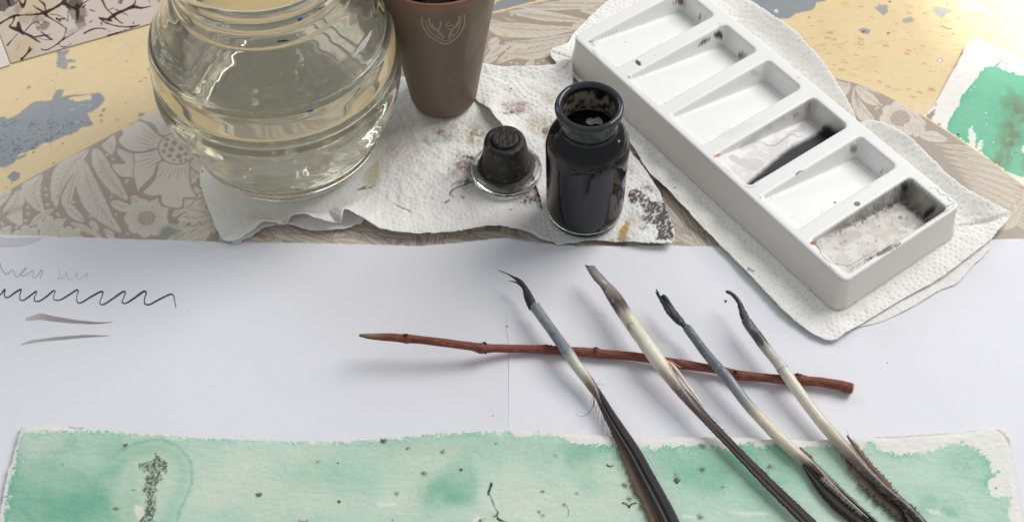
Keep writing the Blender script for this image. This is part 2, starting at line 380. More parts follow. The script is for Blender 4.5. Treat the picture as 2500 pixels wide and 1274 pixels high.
bv = np.array([(-1.3, -.6, -.0012), (1.3, -.6, -.0012), (1.3, 1.3, -.0012), (-1.3, 1.3, -.0012), (-1.3, -.6, -.03), (1.3, -.6, -.03), (1.3, 1.3, -.03), (-1.3, 1.3, -.03)])
slab = mesh_np("desk_slab", bv, [np.array([(0, 1, 2, 3), (4, 7, 6, 5), (0, 4, 5, 1), (1, 5, 6, 2), (2, 6, 7, 3), (3, 7, 4, 0)])], M_slab, smooth_sh=False); tag(slab, kind="structure")

# =================================================================== papers lying on the desk behind
M_paper = mat_col("drawing_paper", rough=.85, grain=.02, gscale=500, bumps=((900, .25, .0002, 4),), spec=.25)
M_wc = mat_col("cold_pressed_paper", rough=.9, grain=.035, gscale=420, bumps=((330, .55, .0006, 3), (120, .35, .0009, 2)), spec=.2, stretch=((.45, 1, 1), R(-28)))
inkd = empty("ink_drawing", (-.33, .74, 0)); tag(inkd, "cream sheet covered in tangled brown ink branches, behind the glass bowl at the far left", "drawing")
zI = .0009
S = Sheet(outl([(26, 154.5), (100, 134), (200, 105), (300, 77), (384, 53), (470, 30), (470, -90), (-60, -90), (-60, -20), (0, 88), (14, 122)], zI), .0005, .0006)
p = Paint(S, z=zI); p.frame(*f1)
S.col[:] = lin((212, 196, 184)); w = smooth(.35, .7, fbm(p.X, p.Y, 60, 3, 3))*smooth(260, 120, p.X+p.Y*.6)
S.col[:] = S.col*(1-.6*w[:, None])+lin((205, 182, 140))*.6*w[:, None]
INK = (52, 38, 34)
for (x, y, rx, ry, a_, jg) in ((60, 30, 26, 18, .85, 16), (455, 280, 17, 10, .6, 12), (800, 120, 22, 30, .55, 10), (830, 230, 14, 16, .5, 8), (400, 210, 20, 12, .35, 14), (300, 180, 26, 12, .25, 14), (770, 30, 22, 14, .7, 14), (1250, 20, 5, 5, .8, 5), (1690, 40, 12, 24, .6, 12), (200, 90, 12, 10, .3, 10), (120, 130, 22, 10, .18, 14), (740, 330, 14, 6, .2, 8)):
    p.blob(x, y, rx, ry, (70, 60, 56), a_, -.4, soft=4, jag=jg, jag2=6)
for pts in (
    [(0, 250, 6), (70, 205, 4), (160, 165, 7), (230, 160, 3), (340, 155, 4), (470, 140, 8)], [(640, 40, 7), (560, 90, 6), (470, 140, 10), (520, 190, 4), (620, 250, 3), (690, 300, 3)],
    [(340, 60, 2), (410, 105, 5), (470, 140, 8)], [(150, 180, 6), (130, 240, 3), (100, 280, 5), (180, 310, 10), (260, 350, 6), (330, 385, 7), (380, 420, 5), (430, 450, 1)],
    [(190, 240, 7), (200, 300, 12), (240, 360, 4)], [(190, 345, 1.5), (130, 410, 1.5), (80, 470, 5)], [(260, 325, 2), (330, 250, 2.6), (390, 225, 3), (400, 250, 2)], [(360, 385, 3), (430, 375, 4), (520, 365, 2)],
    [(420, 330, 2), (480, 375, 5), (540, 415, 4)], [(380, 390, 1.4), (460, 415, 1.4), (540, 415, 2)], [(690, 300, 3), (670, 370, 2), (655, 410, 5)], [(430, 515, 4), (490, 520, 3), (580, 470, 3), (650, 415, 4), (720, 375, 2), (820, 310, 1)],
    [(610, 465, 1.6), (650, 490, 2.4), (700, 480, 1.6), (740, 455, 1)], [(225, 615, 7), (265, 575, 4), (300, 530, 6), (310, 490, 3)], [(300, 540, 5), (335, 505, 2)], [(870, 350, 4), (950, 310, 4), (1020, 295, 3), (1090, 305, 2), (1140, 330, 1)],
    [(1060, 0, 6), (1085, 60, 4), (1120, 110, 3), (1165, 150, 3)], [(1130, 200, 8), (1200, 150, 9), (1290, 110, 6), (1380, 75, 9), (1470, 85, 5), (1580, 65, 1)], [(1400, -30, 4), (1400, 30, 3), (1375, 70, 7)], [(1030, 190, 3), (1090, 235, 4), (1180, 265, 3), (1290, 282, 3), (1380, 278, 4), (1450, 262, 2)],
    [(1030, 190, 4), (1100, 205, 7), (1160, 220, 4)], [(1180, 175, 6), (1230, 220, 3), (1265, 245, 4)], [(1200, 100, 2), (1260, 130, 3), (1330, 165, .8)], [(930, 105, 3), (985, 120, 2)], [(1050, 240, 4), (1055, 265, 1)], [(690, 0, 4), (660, 30, 12), (740, 75, 5), (800, 90, 10), (860, 40, 3), (960, -20, 2)],
    [(800, 60, 10), (805, 140, 10), (800, 200, 6)], [(860, 80, 5), (890, 50, 2)], [(590, 195, 6), (630, 225, 3), (620, 200, 4), (680, 200, 3)], [(700, 220, 3), (710, 160, 1.5)], [(720, 100, 3), (650, 30, 3)], [(200, 0, 3), (235, 70, 8), (270, 0, 3)], [(80, 0, 8), (100, 60, 5)], [(410, 10, 3), (460, 50, 6), (470, 110, 2)],
    [(1545, 0, 2), (1555, 38, 1)], [(180, 520, 1), (200, 460, .8)], [(520, 150, 2), (600, 160, 2), (670, 190, 1)], [(0, 60, 3), (10, 110, 2)], [(260, 0, 3), (240, 80, 3)], [(1380, 230, 2), (1385, 245, 3)], [(1120, 370, 3), (1180, 352, 3), (1300, 315, 1.4), (1440, 268, 1.5)],
    [(930, 235, 3), (965, 215, 1)], [(1160, 150, 4), (1190, 170, 4)], [(1120, 110, 1), (1180, 85, 1.4)]):
    p.stroke(pts, 2, INK, .96, 1.3, 1.6)
o_ = S.build("sheet", M_paper, inkd)
# grey edge line of that sheet
S = Sheet(outl([(-60, 100), (-60, 182), (0, 166), (24, 158), (12, 124), (0, 92), (-20, 60)], zI), .0006, .0006)
S.col[:] = lin((226, 220, 208)); S.z[:] = zI
o_.data.transform(__import__('mathutils').Matrix.Translation((0, 0, zI)))
blank = S.build("blank_sheet", M_paper); tag(blank, "corner of a plain off-white sheet at the left edge, beside the ink drawing", "paper")

# =================================================================== floral board
TAU = (168, 153, 140); CRM = (213, 204, 190)
CX, CY, CR = 0.0087, 0.3544, 0.3547
arc_px = [(-40, 494), (0, 472), (150, 390), (300, 310), (390, 262), (600, 178), (800, 118), (1000, 72), (1210, 28), (1300, 6), (1450, -20), (1600, -5), (1800, 70), (1920, 130), (2025, 182), (2110, 206), (2200, 249), (2270, 290), (2340, 336), (2420, 392), (2500, 452), (2560, 500)]
arc = catmull(outl(arc_px, ZB), 6)
front = []
t0 = math.atan2(arc[-1][1]-CY, arc[-1][0]-CX); t1 = math.atan2(arc[0][1]-CY, arc[0][0]-CX)
if t0 > t1: t0 -= 2*math.pi
ring = [(CX+CR*1.0*math.cos(t), CY+CR*math.sin(t)) for t in np.linspace(t0, t1-2*math.pi, 60)[1:-1]]
board = empty("floral_board", (CX, CY, 0)); tag(board, "big round board printed with cream flowers and leaves on taupe, under the papers and towels", "board")
full = [(a[0], a[1]) for a in arc]+ring
M_edge = mat_col("board_edge", rough=.55, grain=.08, gscale=300, attr=False, color=tuple(lin((226, 204, 160))))
m_ = len(full); bt = np.array([(x, y, ZB-.00045) for x, y in full]+[(x, y, .0010) for x, y in full])
import mathutils
tri = [np.array([[i, (i+1) % m_, (i+1) % m_+m_, i+m_] for i in range(m_)])[:, ::-1]]
cc_ = len(bt); bt = np.vstack([bt, [(CX, CY, ZB-.00045), (CX, CY, .0010)]])
tri.append(np.array([[i, (i+1) % m_, cc_] for i in range(m_)]+[[(i+1) % m_+m_, i+m_, cc_+1] for i in range(m_)]))
mesh_np("board_core", bt, tri, M_edge, board, smooth_sh=False)
M_board = mat_col("printed_laminate", rough=.38, grain=.03, gscale=260, bumps=((1200, .10, .0002, 2),), spec=.4)
low = [(2560, 640), (1700, 625), (-40, 625)]
S = Sheet(np.vstack([[(a[0], a[1]) for a in catmull(outl(arc_px, ZB), 6)], outl(low, ZB)[:, :2]]), .00058, .0005)
S.z[:] = ZB - .0012*smooth(-.0022, 0, S.sd)**2*(proj(S.x, S.y, ZB)[1] < 560)
p = Paint(S, z=ZB); S.col[:] = lin(TAU)*(.95+.1*fbm(S.x, S.y, .02, 3, 4)[:, None])
SH = []
def leaf(pts, fr, veins=True, c=CRM, k=6, soft=1.6):
    p.frame(*fr); p.poly(pts, c, .95, soft, 2.5, 0, True)
    if veins:
        P = np.array(pts, float); b = P[0]; d2 = ((P-b)**2).sum(1); t = P[d2.argmax()]; wv = 5/ fr[2]*fr[2]
        ax = t-b; L_ = np.linalg.norm(ax); ax /= L_; nn = np.array([-ax[1], ax[0]]); wd = max(abs((P-b)@nn))
        mid = (P.mean(0)-b)@nn
        q = [b+ax*L_*u+nn*mid*math.sin(u*math.pi) for u in (.02, .3, .6, .88)]
        p.stroke([tuple(z_) for z_ in q], 1.7, TAU, .75)
        for u in np.linspace(.15, .8, k):
            s_ = b+ax*L_*u+nn*mid*math.sin(u*math.pi)
            for sg in (-1, 1):
                e_ = s_+ax*L_*.16+nn*sg*wd*.5*math.sin(min(1, u+.15)*math.pi); p.stroke([tuple(s_), tuple((s_+e_)/2+ax*L_*.02), tuple(e_)], 1.4, TAU, .62)
def dots(lst, fr, r=2.6, c=CRM):
    p.frame(*fr)
    for x, y in lst: p.blob(x, y, r*RNG.uniform(.85, 1.3), r*RNG.uniform(.7, .95), c, .9, 0, jag2=1.2)
def rosette(x, y, r, n, fr, c=CRM, inner=.42):
    p.frame(*fr)
    for i in range(n):
        a_ = 2*math.pi*i/n+.3; p.blob(x+math.cos(a_)*r*.66, y+math.sin(a_)*r*.52, r*.40/fr[2], r*.34/fr[2], c, .95, a_, jag=2)
    for i in range(n):
        a_ = 2*math.pi*(i+.5)/n+.3; p.stroke([(x+math.cos(a_)*r*.35, y+math.sin(a_)*r*.28), (x+math.cos(a_)*r*.8, y+math.sin(a_)*r*.64)], 1.5, TAU, .7)
        a_ = 2*math.pi*i/n+.3
        for k in (-.12, .05, .2): p.stroke([(x+math.cos(a_+k)*r*.42, y+math.sin(a_+k)*r*.34), (x+math.cos(a_+k)*r*.72, y+math.sin(a_+k)*r*.57)], 1.1, TAU, .5)
    p.blob(x, y, r*inner/fr[2], r*inner*.8/fr[2], TAU, .92, jag=3)
    for i in range(26):
        a_ = i*2.4; rr = r*inner*.9*math.sqrt(i/26); p.blob(x+math.cos(a_)*rr, y+math.sin(a_)*rr*.8, 1.5, 1.2, CRM, .9)
# filler ornament so that nothing is bare under the glass and the towels: leaves on a loose lattice
def filler(x0, x1, y0, y1, n, ang, spread, ln, wd):
    p.frame(0, 0, 1)
    for _ in range(n):
        x = RNG.uniform(x0, x1); y = RNG.uniform(y0, y1); a_ = ang+RNG.uniform(-spread, spread); l_ = ln*RNG.uniform(.6, 1.2); w_ = wd*RNG.uniform(.7, 1.2)
        ax = np.array([math.cos(a_), math.sin(a_)*.75]); nn = np.array([-ax[1], ax[0]]); b = np.array([x, y])
        pts = [b, b+ax*l_*.3+nn*w_*.5, b+ax*l_*.65+nn*w_*.42, b+ax*l_, b+ax*l_*.65-nn*w_*.4, b+ax*l_*.3-nn*w_*.5]
        p.poly([tuple(b+(q_-b)*1.0) for q_ in pts], TAU, .95, 1.5, 0, 0, True, grow=3)
        leaf([tuple(q_) for q_ in pts], (0, 0, 1), k=5)
filler(420, 1250, 60, 620, 330, 2.0, .6, 120, 30)
filler(1240, 2100, 60, 520, 260, 2.3, .5, 120, 28)
filler(500, 1700, 520, 640, 70, .45, .25, 150, 22)
filler(1540, 1760, 380, 620, 26, .9, .3, 130, 20)
# --- left region
leaf([(740, 520), (715, 560), (718, 640), (760, 725), (830, 820), (900, 875), (992, 917), (960, 830), (880, 680), (800, 560)], f2, k=8)
leaf([(650, 610), (600, 680), (588, 760), (605, 860), (660, 980), (740, 1060), (850, 1130), (945, 1170), (880, 1050), (800, 880), (700, 680)], f2, k=9)
leaf([(690, 530), (560, 575), (470, 625), (415, 700), (393, 800), (400, 900), (440, 975), (465, 890), (520, 780), (600, 680)], f2, k=8)
leaf([(640, 640), (590, 690), (560, 740), (510, 820), (478, 920), (490, 960), (530, 1003), (555, 930), (580, 830)], f2, k=6)
leaf([(330, 715), (240, 760), (180, 790), (168, 850), (200, 920), (260, 980), (342, 1012), (318, 900), (318, 800)], f2, k=7)
leaf([(145, 840), (70, 920), (20, 1015), (60, 1010), (120, 1000), (180, 965), (190, 900)], f2, k=6)
leaf([(-40, 880), (40, 840), (90, 850), (40, 930), (-40, 1000)], f2, k=3)
leaf([(50, 1050), (90, 1010), (165, 975), (172, 1115), (110, 1100)], f2, False)
leaf([(820, 465), (795, 500), (850, 560), (878, 562), (900, 480), (885, 415)], f2, k=3)
leaf([(860, 935), (930, 925), (1025, 972), (985, 1012), (900, 992)], f2, k=3); leaf([(1015, 895), (1060, 888), (1120, 950), (1060, 962), (1028, 950)], f2, k=3)
leaf([(505, 965), (560, 960), (620, 1020), (655, 1085), (600, 1080), (530, 1030)], f2, k=3); leaf([(545, 1100), (650, 1108), (745, 1192), (640, 1160)], f2, k=3)
leaf([(420, 985), (330, 1010), (260, 1060), (240, 1120), (320, 1080)], f2, k=3); leaf([(0, 1150), (60, 1120), (90, 1130), (60, 1200), (-20, 1200)], f2, k=2)
p.stroke([(240, 1110), (170, 1160), (60, 1190)], 4, CRM, .9); leaf([(700, 1080), (760, 1110), (770, 1180), (820, 1230), (760, 1230), (720, 1160)], f2, k=3); leaf([(800, 1150), (850, 1150), (900, 1200), (860, 1230)], f2, k=2)
leaf([(1400, 1045), (1500, 1010), (1650, 1030), (1600, 1075), (1500, 1092), (1410, 1082)], f2, k=4); leaf([(1440, 975), (1560, 968), (1650, 1025), (1570, 1035), (1450, 1012)], f2, k=4)
leaf([(1290, 1100), (1400, 1110), (1500, 1125), (1620, 1110), (1500, 1150), (1380, 1150)], f2, k=4); leaf([(1700, 1100), (1560, 1130), (1450, 1200), (1380, 1240), (1560, 1220)], f2, k=4)
p.frame(*f2)
big = (1375, 520)
for pts in ([(1235, 415), (1130, 328), (1060, 308), (1030, 335), (985, 335), (950, 372), (955, 410), (925, 455), (965, 505), (1040, 542), (1130, 542), (1225, 512), (1300, 470)],
            [(1245, 410), (1200, 330), (1100, 290), (1160, 240), (1240, 190), (1400, 200), (1400, 330), (1345, 400)],
            [(1215, 530), (1100, 556), (1000, 545), (915, 520), (925, 570), (975, 635), (875, 645), (905, 705), (960, 740), (1030, 745), (1062, 835), (1092, 838), (1150, 775), (1215, 680), (1250, 600)],
            [(1240, 630), (1215, 740), (1165, 810), (1118, 862), (1190, 886), (1255, 880), (1262, 942), (1320, 972), (1410, 972), (1425, 900), (1522, 895), (1482, 820), (1468, 740), (1470, 630), (1380, 620)],
            [(1480, 640), (1560, 720), (1560, 820), (1700, 800), (1750, 700), (1600, 560)]):
    p.poly(pts, TAU, 1, 1.5, 2, 0, True, grow=4.5); p.poly(pts, (216, 207, 194), .97, 1.5, 2, 0, True)
p.stroke([(1035, 560), (1045, 640), (1035, 700), (1050, 780), (1065, 840)], 3.2, (150, 136, 122), .8); p.stroke([(1225, 665), (1190, 740), (1140, 790), (1090, 840)], 7, TAU, .95)
p.stroke([(930, 500), (1000, 545), (1110, 548), (1220, 520)], 5, (160, 148, 136), .8)
for i in range(46):
    a_ = -2*math.pi*i/46; r0 = 1.10; r1 = RNG.uniform(1.45, 2.0)
    if -2.2 > a_ > -4.3: r1 += .35
    p.stroke([(big[0]+150*r0*math.cos(a_), big[1]+132*r0*math.sin(a_), 1.2), (big[0]+150*(r0+r1)/2*math.cos(a_+.02), big[1]+132*(r0+r1)/2*math.sin(a_+.02), 2.4), (big[0]+150*r1*math.cos(a_+.05), big[1]+132*r1*math.sin(a_+.05), 1)], 2, (172, 158, 146), .8)
p.blob(*big, 47, 40, CRM, 1); p.blob(*big, 47, 40, (160, 147, 135), .9, ring=3.5)
for x, y, r_ in ((1300, 450, 6), (1355, 478, 7.5), (1410, 515, 8), (1290, 493, 6.5), (1335, 528, 7.5), (1275, 540, 6), (1320, 575, 6.5), (1392, 578, 8), (1445, 560, 6), (1370, 430, 7), (1430, 450, 7), (1480, 500, 7), (1405, 615, 4.5), (1350, 608, 4), (1445, 605, 4.5), (1490, 560, 6), (1470, 440, 6)): p.blob(x, y, r_, r_*.88, (168, 154, 142), .95, jag2=1)
dots([(880, 600), (830, 570), (980, 780), (990, 765), (865, 895), (570, 935), (445, 1025), (500, 1070), (220, 1025), (200, 1080), (215, 975), (370, 955), (360, 880), (355, 835), (900, 1030), (1300, 985), (1400, 1005), (1220, 915), (1470, 935), (1515, 775), (1520, 825), (1540, 935), (870, 860), (1360, 1040), (1390, 1065), (10, 1095), (20, 1110), (130, 1130), (455, 1040), (700, 1045), (840, 1195), (990, 1180), (1570, 920), (1490, 1190)], f2, 3.6)
rosette(1140, 1060, 165, 9, f2); rosette(400, 1140, 110, 6, f2, inner=.25); rosette(550, 1200, 90, 6, f2, inner=.25); rosette(210, 1200, 100, 6, f2, inner=.25)
p.frame(*f2); p.blob(1325, 1165, 26, 13, (140, 158, 142), .65, .1, soft=14, jag=8); p.blob(110, 1000, 30, 8, (150, 138, 112), .4, -.4, soft=10, jag=5)
for q in ((780, 703, 1.8), (1240, 550, 1.6), (900, 1195, 2.4), (875, 757, 1.2), (1190, 975, 1.3)): p.blob(q[0], q[1], q[2], q[2]*.9, (60, 56, 52), .9)
# --- middle, behind the towels
p.frame(*f3); p.poly([(-300, 0), (1700, -60), (2600, 300), (2600, 700), (1400, 700), (0, 700), (-200, 300)], TAU, 1, 2, 0, 0, False)
S_ = [([(60, 390), (300, 355), (600, 365), (1000, 400), (1500, 440), (1250, 520), (900, 585), (500, 590), (200, 545)], 8), ([(325, 660), (700, 620), (1100, 565), (1500, 520), (1300, 640), (1000, 690), (600, 757), (450, 725)], 7),
      ([(320, 850), (550, 800), (900, 720), (1350, 650), (1180, 790), (1000, 880), (750, 928), (480, 900)], 7), ([(300, 255), (500, 330), (420, 335), (330, 290)], 2), ([(100, 300), (260, 330), (240, 350), (100, 345)], 2),
      ([(380, 185), (620, 150), (1000, 180), (1650, 330), (1300, 345), (900, 325), (600, 260)], 9), ([(500, 110), (800, 80), (1300, 60), (1700, 110), (1300, 160), (800, 160)], 6), ([(900, 60), (1300, 10), (1800, 0), (2200, 80), (1500, 110)], 6), ([(1500, 150), (1900, 120), (2200, 200), (1800, 260)], 4), ([(1400, 380), (1800, 260), (2300, 260), (1900, 400), (1500, 450)], 6),
      ([(120, 200), (250, 160), (350, 175), (280, 200)], 1)]
for pts, k in S_:
    leaf(pts, f3, k=k)
    P_ = np.array(pts, float); b = P_[0]; 
    for q_ in range(1, len(P_)-1): p.stroke([tuple(b*.75+P_[q_]*.25), tuple(b*.3+P_[q_]*.7+np.array([0, 6]))], 1.5, TAU, .4)
leaf([(70, 700), (120, 610), (240, 590), (245, 680), (180, 755), (110, 760)], f3, k=2); leaf([(20, 960), (80, 860), (200, 825), (235, 850), (180, 950), (60, 990)], f3, k=2); p.stroke([(-20, 900), (60, 780), (100, 760)], 3, CRM, .8)
dots([(295, 730), (345, 785), (300, 940), (430, 975), (520, 990), (730, 1000), (850, 990), (930, 945), (440, 235), (545, 240), (1010, 1000)], f3, 3.2)
p.frame(*f3); p.blob(360, 560, 12, 7, (206, 198, 110), .45, soft=9); p.blob(352, 567, 1.6, 1.2, (110, 104, 60), .9)
# --- right strip
p.frame(*f5); p.poly([(-200, -100), (500, 0), (1500, 700), (1500, 1400), (400, 1400), (-200, 600)], TAU, 1, 2, 0, 0, False)
leaf([(250, 170), (330, 200), (400, 260), (412, 300), (350, 300), (280, 250)], f5, k=3); leaf([(245, 180), (250, 260), (290, 340), (340, 400), (290, 410), (235, 330), (225, 240)], f5, k=3); leaf([(220, 170), (180, 150), (120, 130), (90, 100), (140, 180), (180, 240)], f5, k=3)
leaf([(260, 250), (330, 330), (380, 400), (330, 420), (290, 350)], f5, k=3); leaf([(230, 130), (330, 160), (420, 230), (390, 220), (300, 180)], f5, k=2)
leaf([(150, 200), (190, 260), (215, 330), (170, 270)], f5, False)
rosette(560, 395, 135, 9, f5, inner=.5); rosette(660, 460, 70, 6, f5, inner=.3)
leaf([(690, 505), (780, 480), (850, 510), (890, 545), (830, 560), (740, 545)], f5, k=4); leaf([(640, 360), (720, 400), (740, 450), (690, 430)], f5, k=2)
dots([(205, 155), (405, 320), (440, 330), (480, 310), (475, 330), (610, 350), (430, 300), (700, 385), (560, 300), (640, 330), (390, 330)], f5, 2.8)
cA = []
for i in range(9):                                    # the fan of long feathered leaves
    t = i/8; y0 = 575+t*320; x0 = 800+t*250
    ex, ey = 1500, 690+t*520
    l_ = [(x0, y0), ((x0*2+ex)/3, (y0*2+ey)/3-30), ((x0+2*ex)/3, (y0+2*ey)/3-42), (ex, ey-10), ((x0+2*ex)/3, (y0+2*ey)/3+14), ((x0*2+ex)/3, (y0*2+ey)/3+12)]
    leaf(l_, f5, True, (204, 192, 176), 7)
for i in range(10):
    t = i/9; leaf([(1180+t*60, 1180-t*30), (1260+t*60, 1080-t*10), (1380+t*20, 960+t*20), (1420, 900+t*60), (1380+t*20, 1020+t*40), (1290+t*50, 1150)], f5, True, (202, 190, 172), 5)
p.frame(*f5); p.blob(1250, 930, 9, 6, (200, 186, 100), .5, soft=8); p.blob(1247, 930, 1.4, 1.2, (100, 90, 50), .9)
S.build("printed_top", M_board, board)

# =================================================================== large white folded sheet
sheet_o = [(-60, 572), (0, 573.5), (80, 575), (157, 578), (300, 582), (430, 586), (560, 589), (700, 591), (850, 594), (960, 598), (1016, 600), (1090, 597), (1161, 591), (1200, 587), (1234, 585.5), (1275, 590), (1360, 598.5), (1450, 600), (1540, 599), (1640, 599), (1751, 600), (1900, 597), (2100, 592), (2300, 588), (2413, 586), (2500, 582.6), (2560, 581), (2600, 1420), (-100, 1420)]
M_white = mat_col("smooth_white_paper", rough=.7, grain=.008, gscale=300, bumps=((25, .12, .003, 2), (1800, .1, .0001, 2)), spec=.3)
pap = empty("white_sheet", (0, .42, ZP)); tag(pap, "large smooth white sheet with a centre crease, lying across the front of the board", "paper")
S = Sheet(outl(sheet_o, ZP), .0016, .0006)
fx = at(1243, 800, ZP)[0]
xf = S.x-(fx+.0006*np.sin(S.y*60))
S.z[:] = ZP + .0008*np.exp(-(np.abs(xf)/.012))+.0012*smooth(.48, .535, S.y)*np.exp(-((S.x-fx)/.04)**2) + .0016*(fbm(S.x, S.y, .10, 3, 8)-.5)
S.col[:] = lin((234, 234, 240))*(.985+.03*fbm(S.x, S.y, .05, 4, 2)[:, None]); P_pap = S
S.build("sheet", M_white, pap)
def zpap(x, y):
    x = np.asarray(x, float); y = np.asarray(y, float); xf = x-(fx+.0006*np.sin(y*60))
    return ZP + .0008*np.exp(-(np.abs(xf)/.012))+.0012*smooth(.48, .535, y)*np.exp(-((x-fx)/.04)**2) + .0016*(fbm(x, y, .10, 3, 8)-.5)
# the crease itself: a fine raised, slightly torn ridge
crz = []
pts = [(1241, 600), (1242, 700), (1237, 800), (1240, 815), (1244, 860), (1243, 930), (1243, 1000), (1242, 1052)]
M_crease = mat_col("torn_paper_fibre", rough=.95, grain=.05, gscale=2000, attr=False, color=tuple(lin((232, 232, 236))))
cp = catmull([at(x, y, ZP+.0008) for x, y in pts], 10); V, Fs, T_, A_ = tube(cp, [.00022+.00025*vnoise(np.array([i*.7]), np.array([0.]), 3)[0]*(.4 if i < 28 else 1.2) for i in range(len(cp))], 6, flat=np.full(len(cp), .5))
mesh_np("crease", V, Fs, M_crease, pap)
# pen and brush marks lie on the sheet as thin inked films
def ribbon(pts, name, color, parent, dz=.00012, rough=.7, n=10, wn=.25, sm=True, zf=zpap, mat=None):
    P = catmull(np.array(pts, float), n) if sm else np.array(pts, float)
    m = len(P); V = []; C_ = []
    for i in range(m):
        d = P[min(i+1, m-1), :2]-P[max(i-1, 0), :2]; d /= np.linalg.norm(d)+1e-9; nn = np.array([-d[1], d[0]])
        w = P[i, 2]/2*(1+wn*(2*vnoise(np.array([i*.6]), np.array([len(pts)*1.7]), 5)[0]-1))
        for s_ in (-1, -.33, .33, 1):
            q = P[i, :2]+nn*w*s_; g = at(q[0], q[1], ZP); V.append((g[0], g[1], float(zf(g[0], g[1]))+dz))
    V = np.array(V); Fq = np.array([[i*4+k, i*4+k+1, i*4+4+k+1, i*4+4+k] for i in range(m-1) for k in range(3)])
    c = np.tile(lin(color), (len(V), 1)) if np.ndim(color) == 1 else None
    if c is None:
        u = np.repeat(np.linspace(0, 1, m), 4)[:, None]; stops = np.linspace(0, 1, len(color)); c = np.stack([np.interp(u[:, 0], stops, [lin(k_)[j] for k_ in color]) for j in range(3)], -1)
    return mesh_np(name, V, [Fq], mat or M_ink, parent, c)
M_ink = mat_col("dried_ink", rough=.75, grain=.06, gscale=700, spec=.3)
f4b = lambda L: [(x/1.784, 560+y/1.784, w) for x, y, w in L]
wave = [(-30, 285, 4), (0, 285, 3.4), (14, 270, 4.2), (22, 262, 4), (20, 280, 2.5), (22, 294, 2.5), (36, 296, 3.2), (62, 278, 4.2), (88, 262, 4), (92, 266, 3), (86, 290, 2.2), (88, 306, 2.4), (104, 308, 3.4), (130, 290, 4), (156, 270, 3.6), (158, 276, 2.2), (150, 298, 2.2), (152, 311, 2.6), (172, 312, 3.4), (205, 290, 4), (232, 267, 3.8), (240, 272, 2.2), (233, 292, 1.8), (238, 306, 2.2), (262, 306, 3.2), (300, 284, 4), (332, 263, 4.2), (341, 268, 2.6), (334, 290, 1.8), (336, 314, 2.2), (352, 318, 3.4), (395, 292, 4.2), (438, 269, 4.6), (448, 275, 3), (440, 298, 2), (434, 320, 2.4), (452, 324, 3.6), (495, 296, 4.6), (535, 269, 4.6), (545, 274, 3), (538, 296, 2.2), (531, 314, 2.6), (548, 319, 3.6), (588, 294, 4.8), (625, 268, 5), (636, 274, 3.2), (629, 298, 2.6), (630, 320, 3), (650, 325, 4), (690, 304, 4.6), (735, 282, 4.2), (752, 282, 3), (758, 296, 2.2), (762, 320, 1.8), (766, 338, 1.4)]
tag(ribbon(f4b(wave), "ink_line", (74, 76, 84), pap, wn=.12, n=5), "dark wavy pen line with seven crests")
tag(ribbon(f4b([(-30, 160, 1.6), (0, 150, 2), (8, 175, 2.2), (30, 195, 2), (48, 182, 1.8), (58, 178, 1.8), (66, 200, 1.8), (76, 208, 2), (92, 190, 1.6), (110, 168, 1.8), (114, 172, 1.6), (96, 190, 1.4), (92, 200, 1.4), (110, 200, 1.8), (140, 180, 1.6), (148, 186, 1.6), (142, 206, 1.6), (158, 208, 1.8), (178, 180, 2.6), (184, 184, 2), (176, 214, 1.4)]), "ink_line", (178, 176, 186), pap, n=5), "faint grey looping script")
tag(ribbon(f4b([(252, 170, 1), (262, 196, 1.2), (250, 214, 1.4), (272, 210, 1.2), (292, 184, 1.2), (290, 200, 1.2), (300, 218, 1.4), (322, 206, 1.2), (336, 186, 1.2), (334, 208, 1.6), (350, 218, 1.4), (376, 190, 1.4), (382, 192, 1.6), (374, 214, 1.2), (386, 224, .8)]), "ink_line", (196, 192, 200), pap, n=5), "faintest grey looping script")
tag(ribbon([(63, 780, 6), (80, 776, 12), (100, 772.5, 15), (125, 777, 13), (170, 783, 9.5), (215, 786.5, 6.5), (245, 787, 3.4), (275, 784.5, .6)], "brush_mark", [(196, 190, 192), (188, 182, 184), (168, 160, 160), (160, 150, 148), (150, 142, 140), (128, 120, 118)], pap, wn=.1), "upper grey tapering brush mark")
tag(ribbon([(52, 841, 2.4), (75, 834, 6.5), (110, 829, 7), (160, 824, 7.5), (210, 819.5, 6), (250, 818.5, 2.4), (268, 818, .5)], "brush_mark", [(190, 188, 190), (180, 178, 180), (160, 158, 160), (150, 148, 150), (158, 154, 154)], pap, wn=.1), "lower grey tapering brush mark")
tag(ribbon([(-40, 556+22, 1), (-40, 585, 20), (20, 592, 22), (70, 588, 16), (105, 580, 1)], "water_mark", (214, 212, 218), pap, wn=.1), "pale grey wash at the sheet's corner")
def fleck(px, py, r, color, parent=None, z0=None, name="ink_fleck"):
    g = at(px, py, ZP); n = 9; z_ = (float(zpap(g[0], g[1])) if z0 is None else z0)+.00015; a = np.linspace(0, 2*math.pi, n, endpoint=False); rr = r*mpp(px, py)*(.5+.6*RNG.random(n))
    V = np.c_[g[0]+np.cos(a)*rr, g[1]+np.sin(a)*rr*1.1, np.full(n, z_)]; V = np.vstack([V, [g[0], g[1], z_+.0002]])
    return mesh_np(name, V, [np.array([[i, (i+1) % n, n] for i in range(n)])], M_ink, parent, np.tile(lin(color), (n+1, 1)))
for q in ((1772, 734, 4, (90, 88, 96)), (1238, 799, 3, (96, 92, 92)), (2166, 887, 1.8, (120, 122, 128)), (1832, 662, 4, (150, 146, 148)), (459, 761, 1.6, (150, 150, 158)), (1203, 1016, 2.4, (180, 178, 188)), (1357, 842, 1.5, (150, 150, 158))): fleck(*q, parent=pap)
tag(ribbon([(1452, 752, 3), (1462, 765, 5), (1478, 772, 2)], "paper_nick", (232, 232, 238), pap), None)

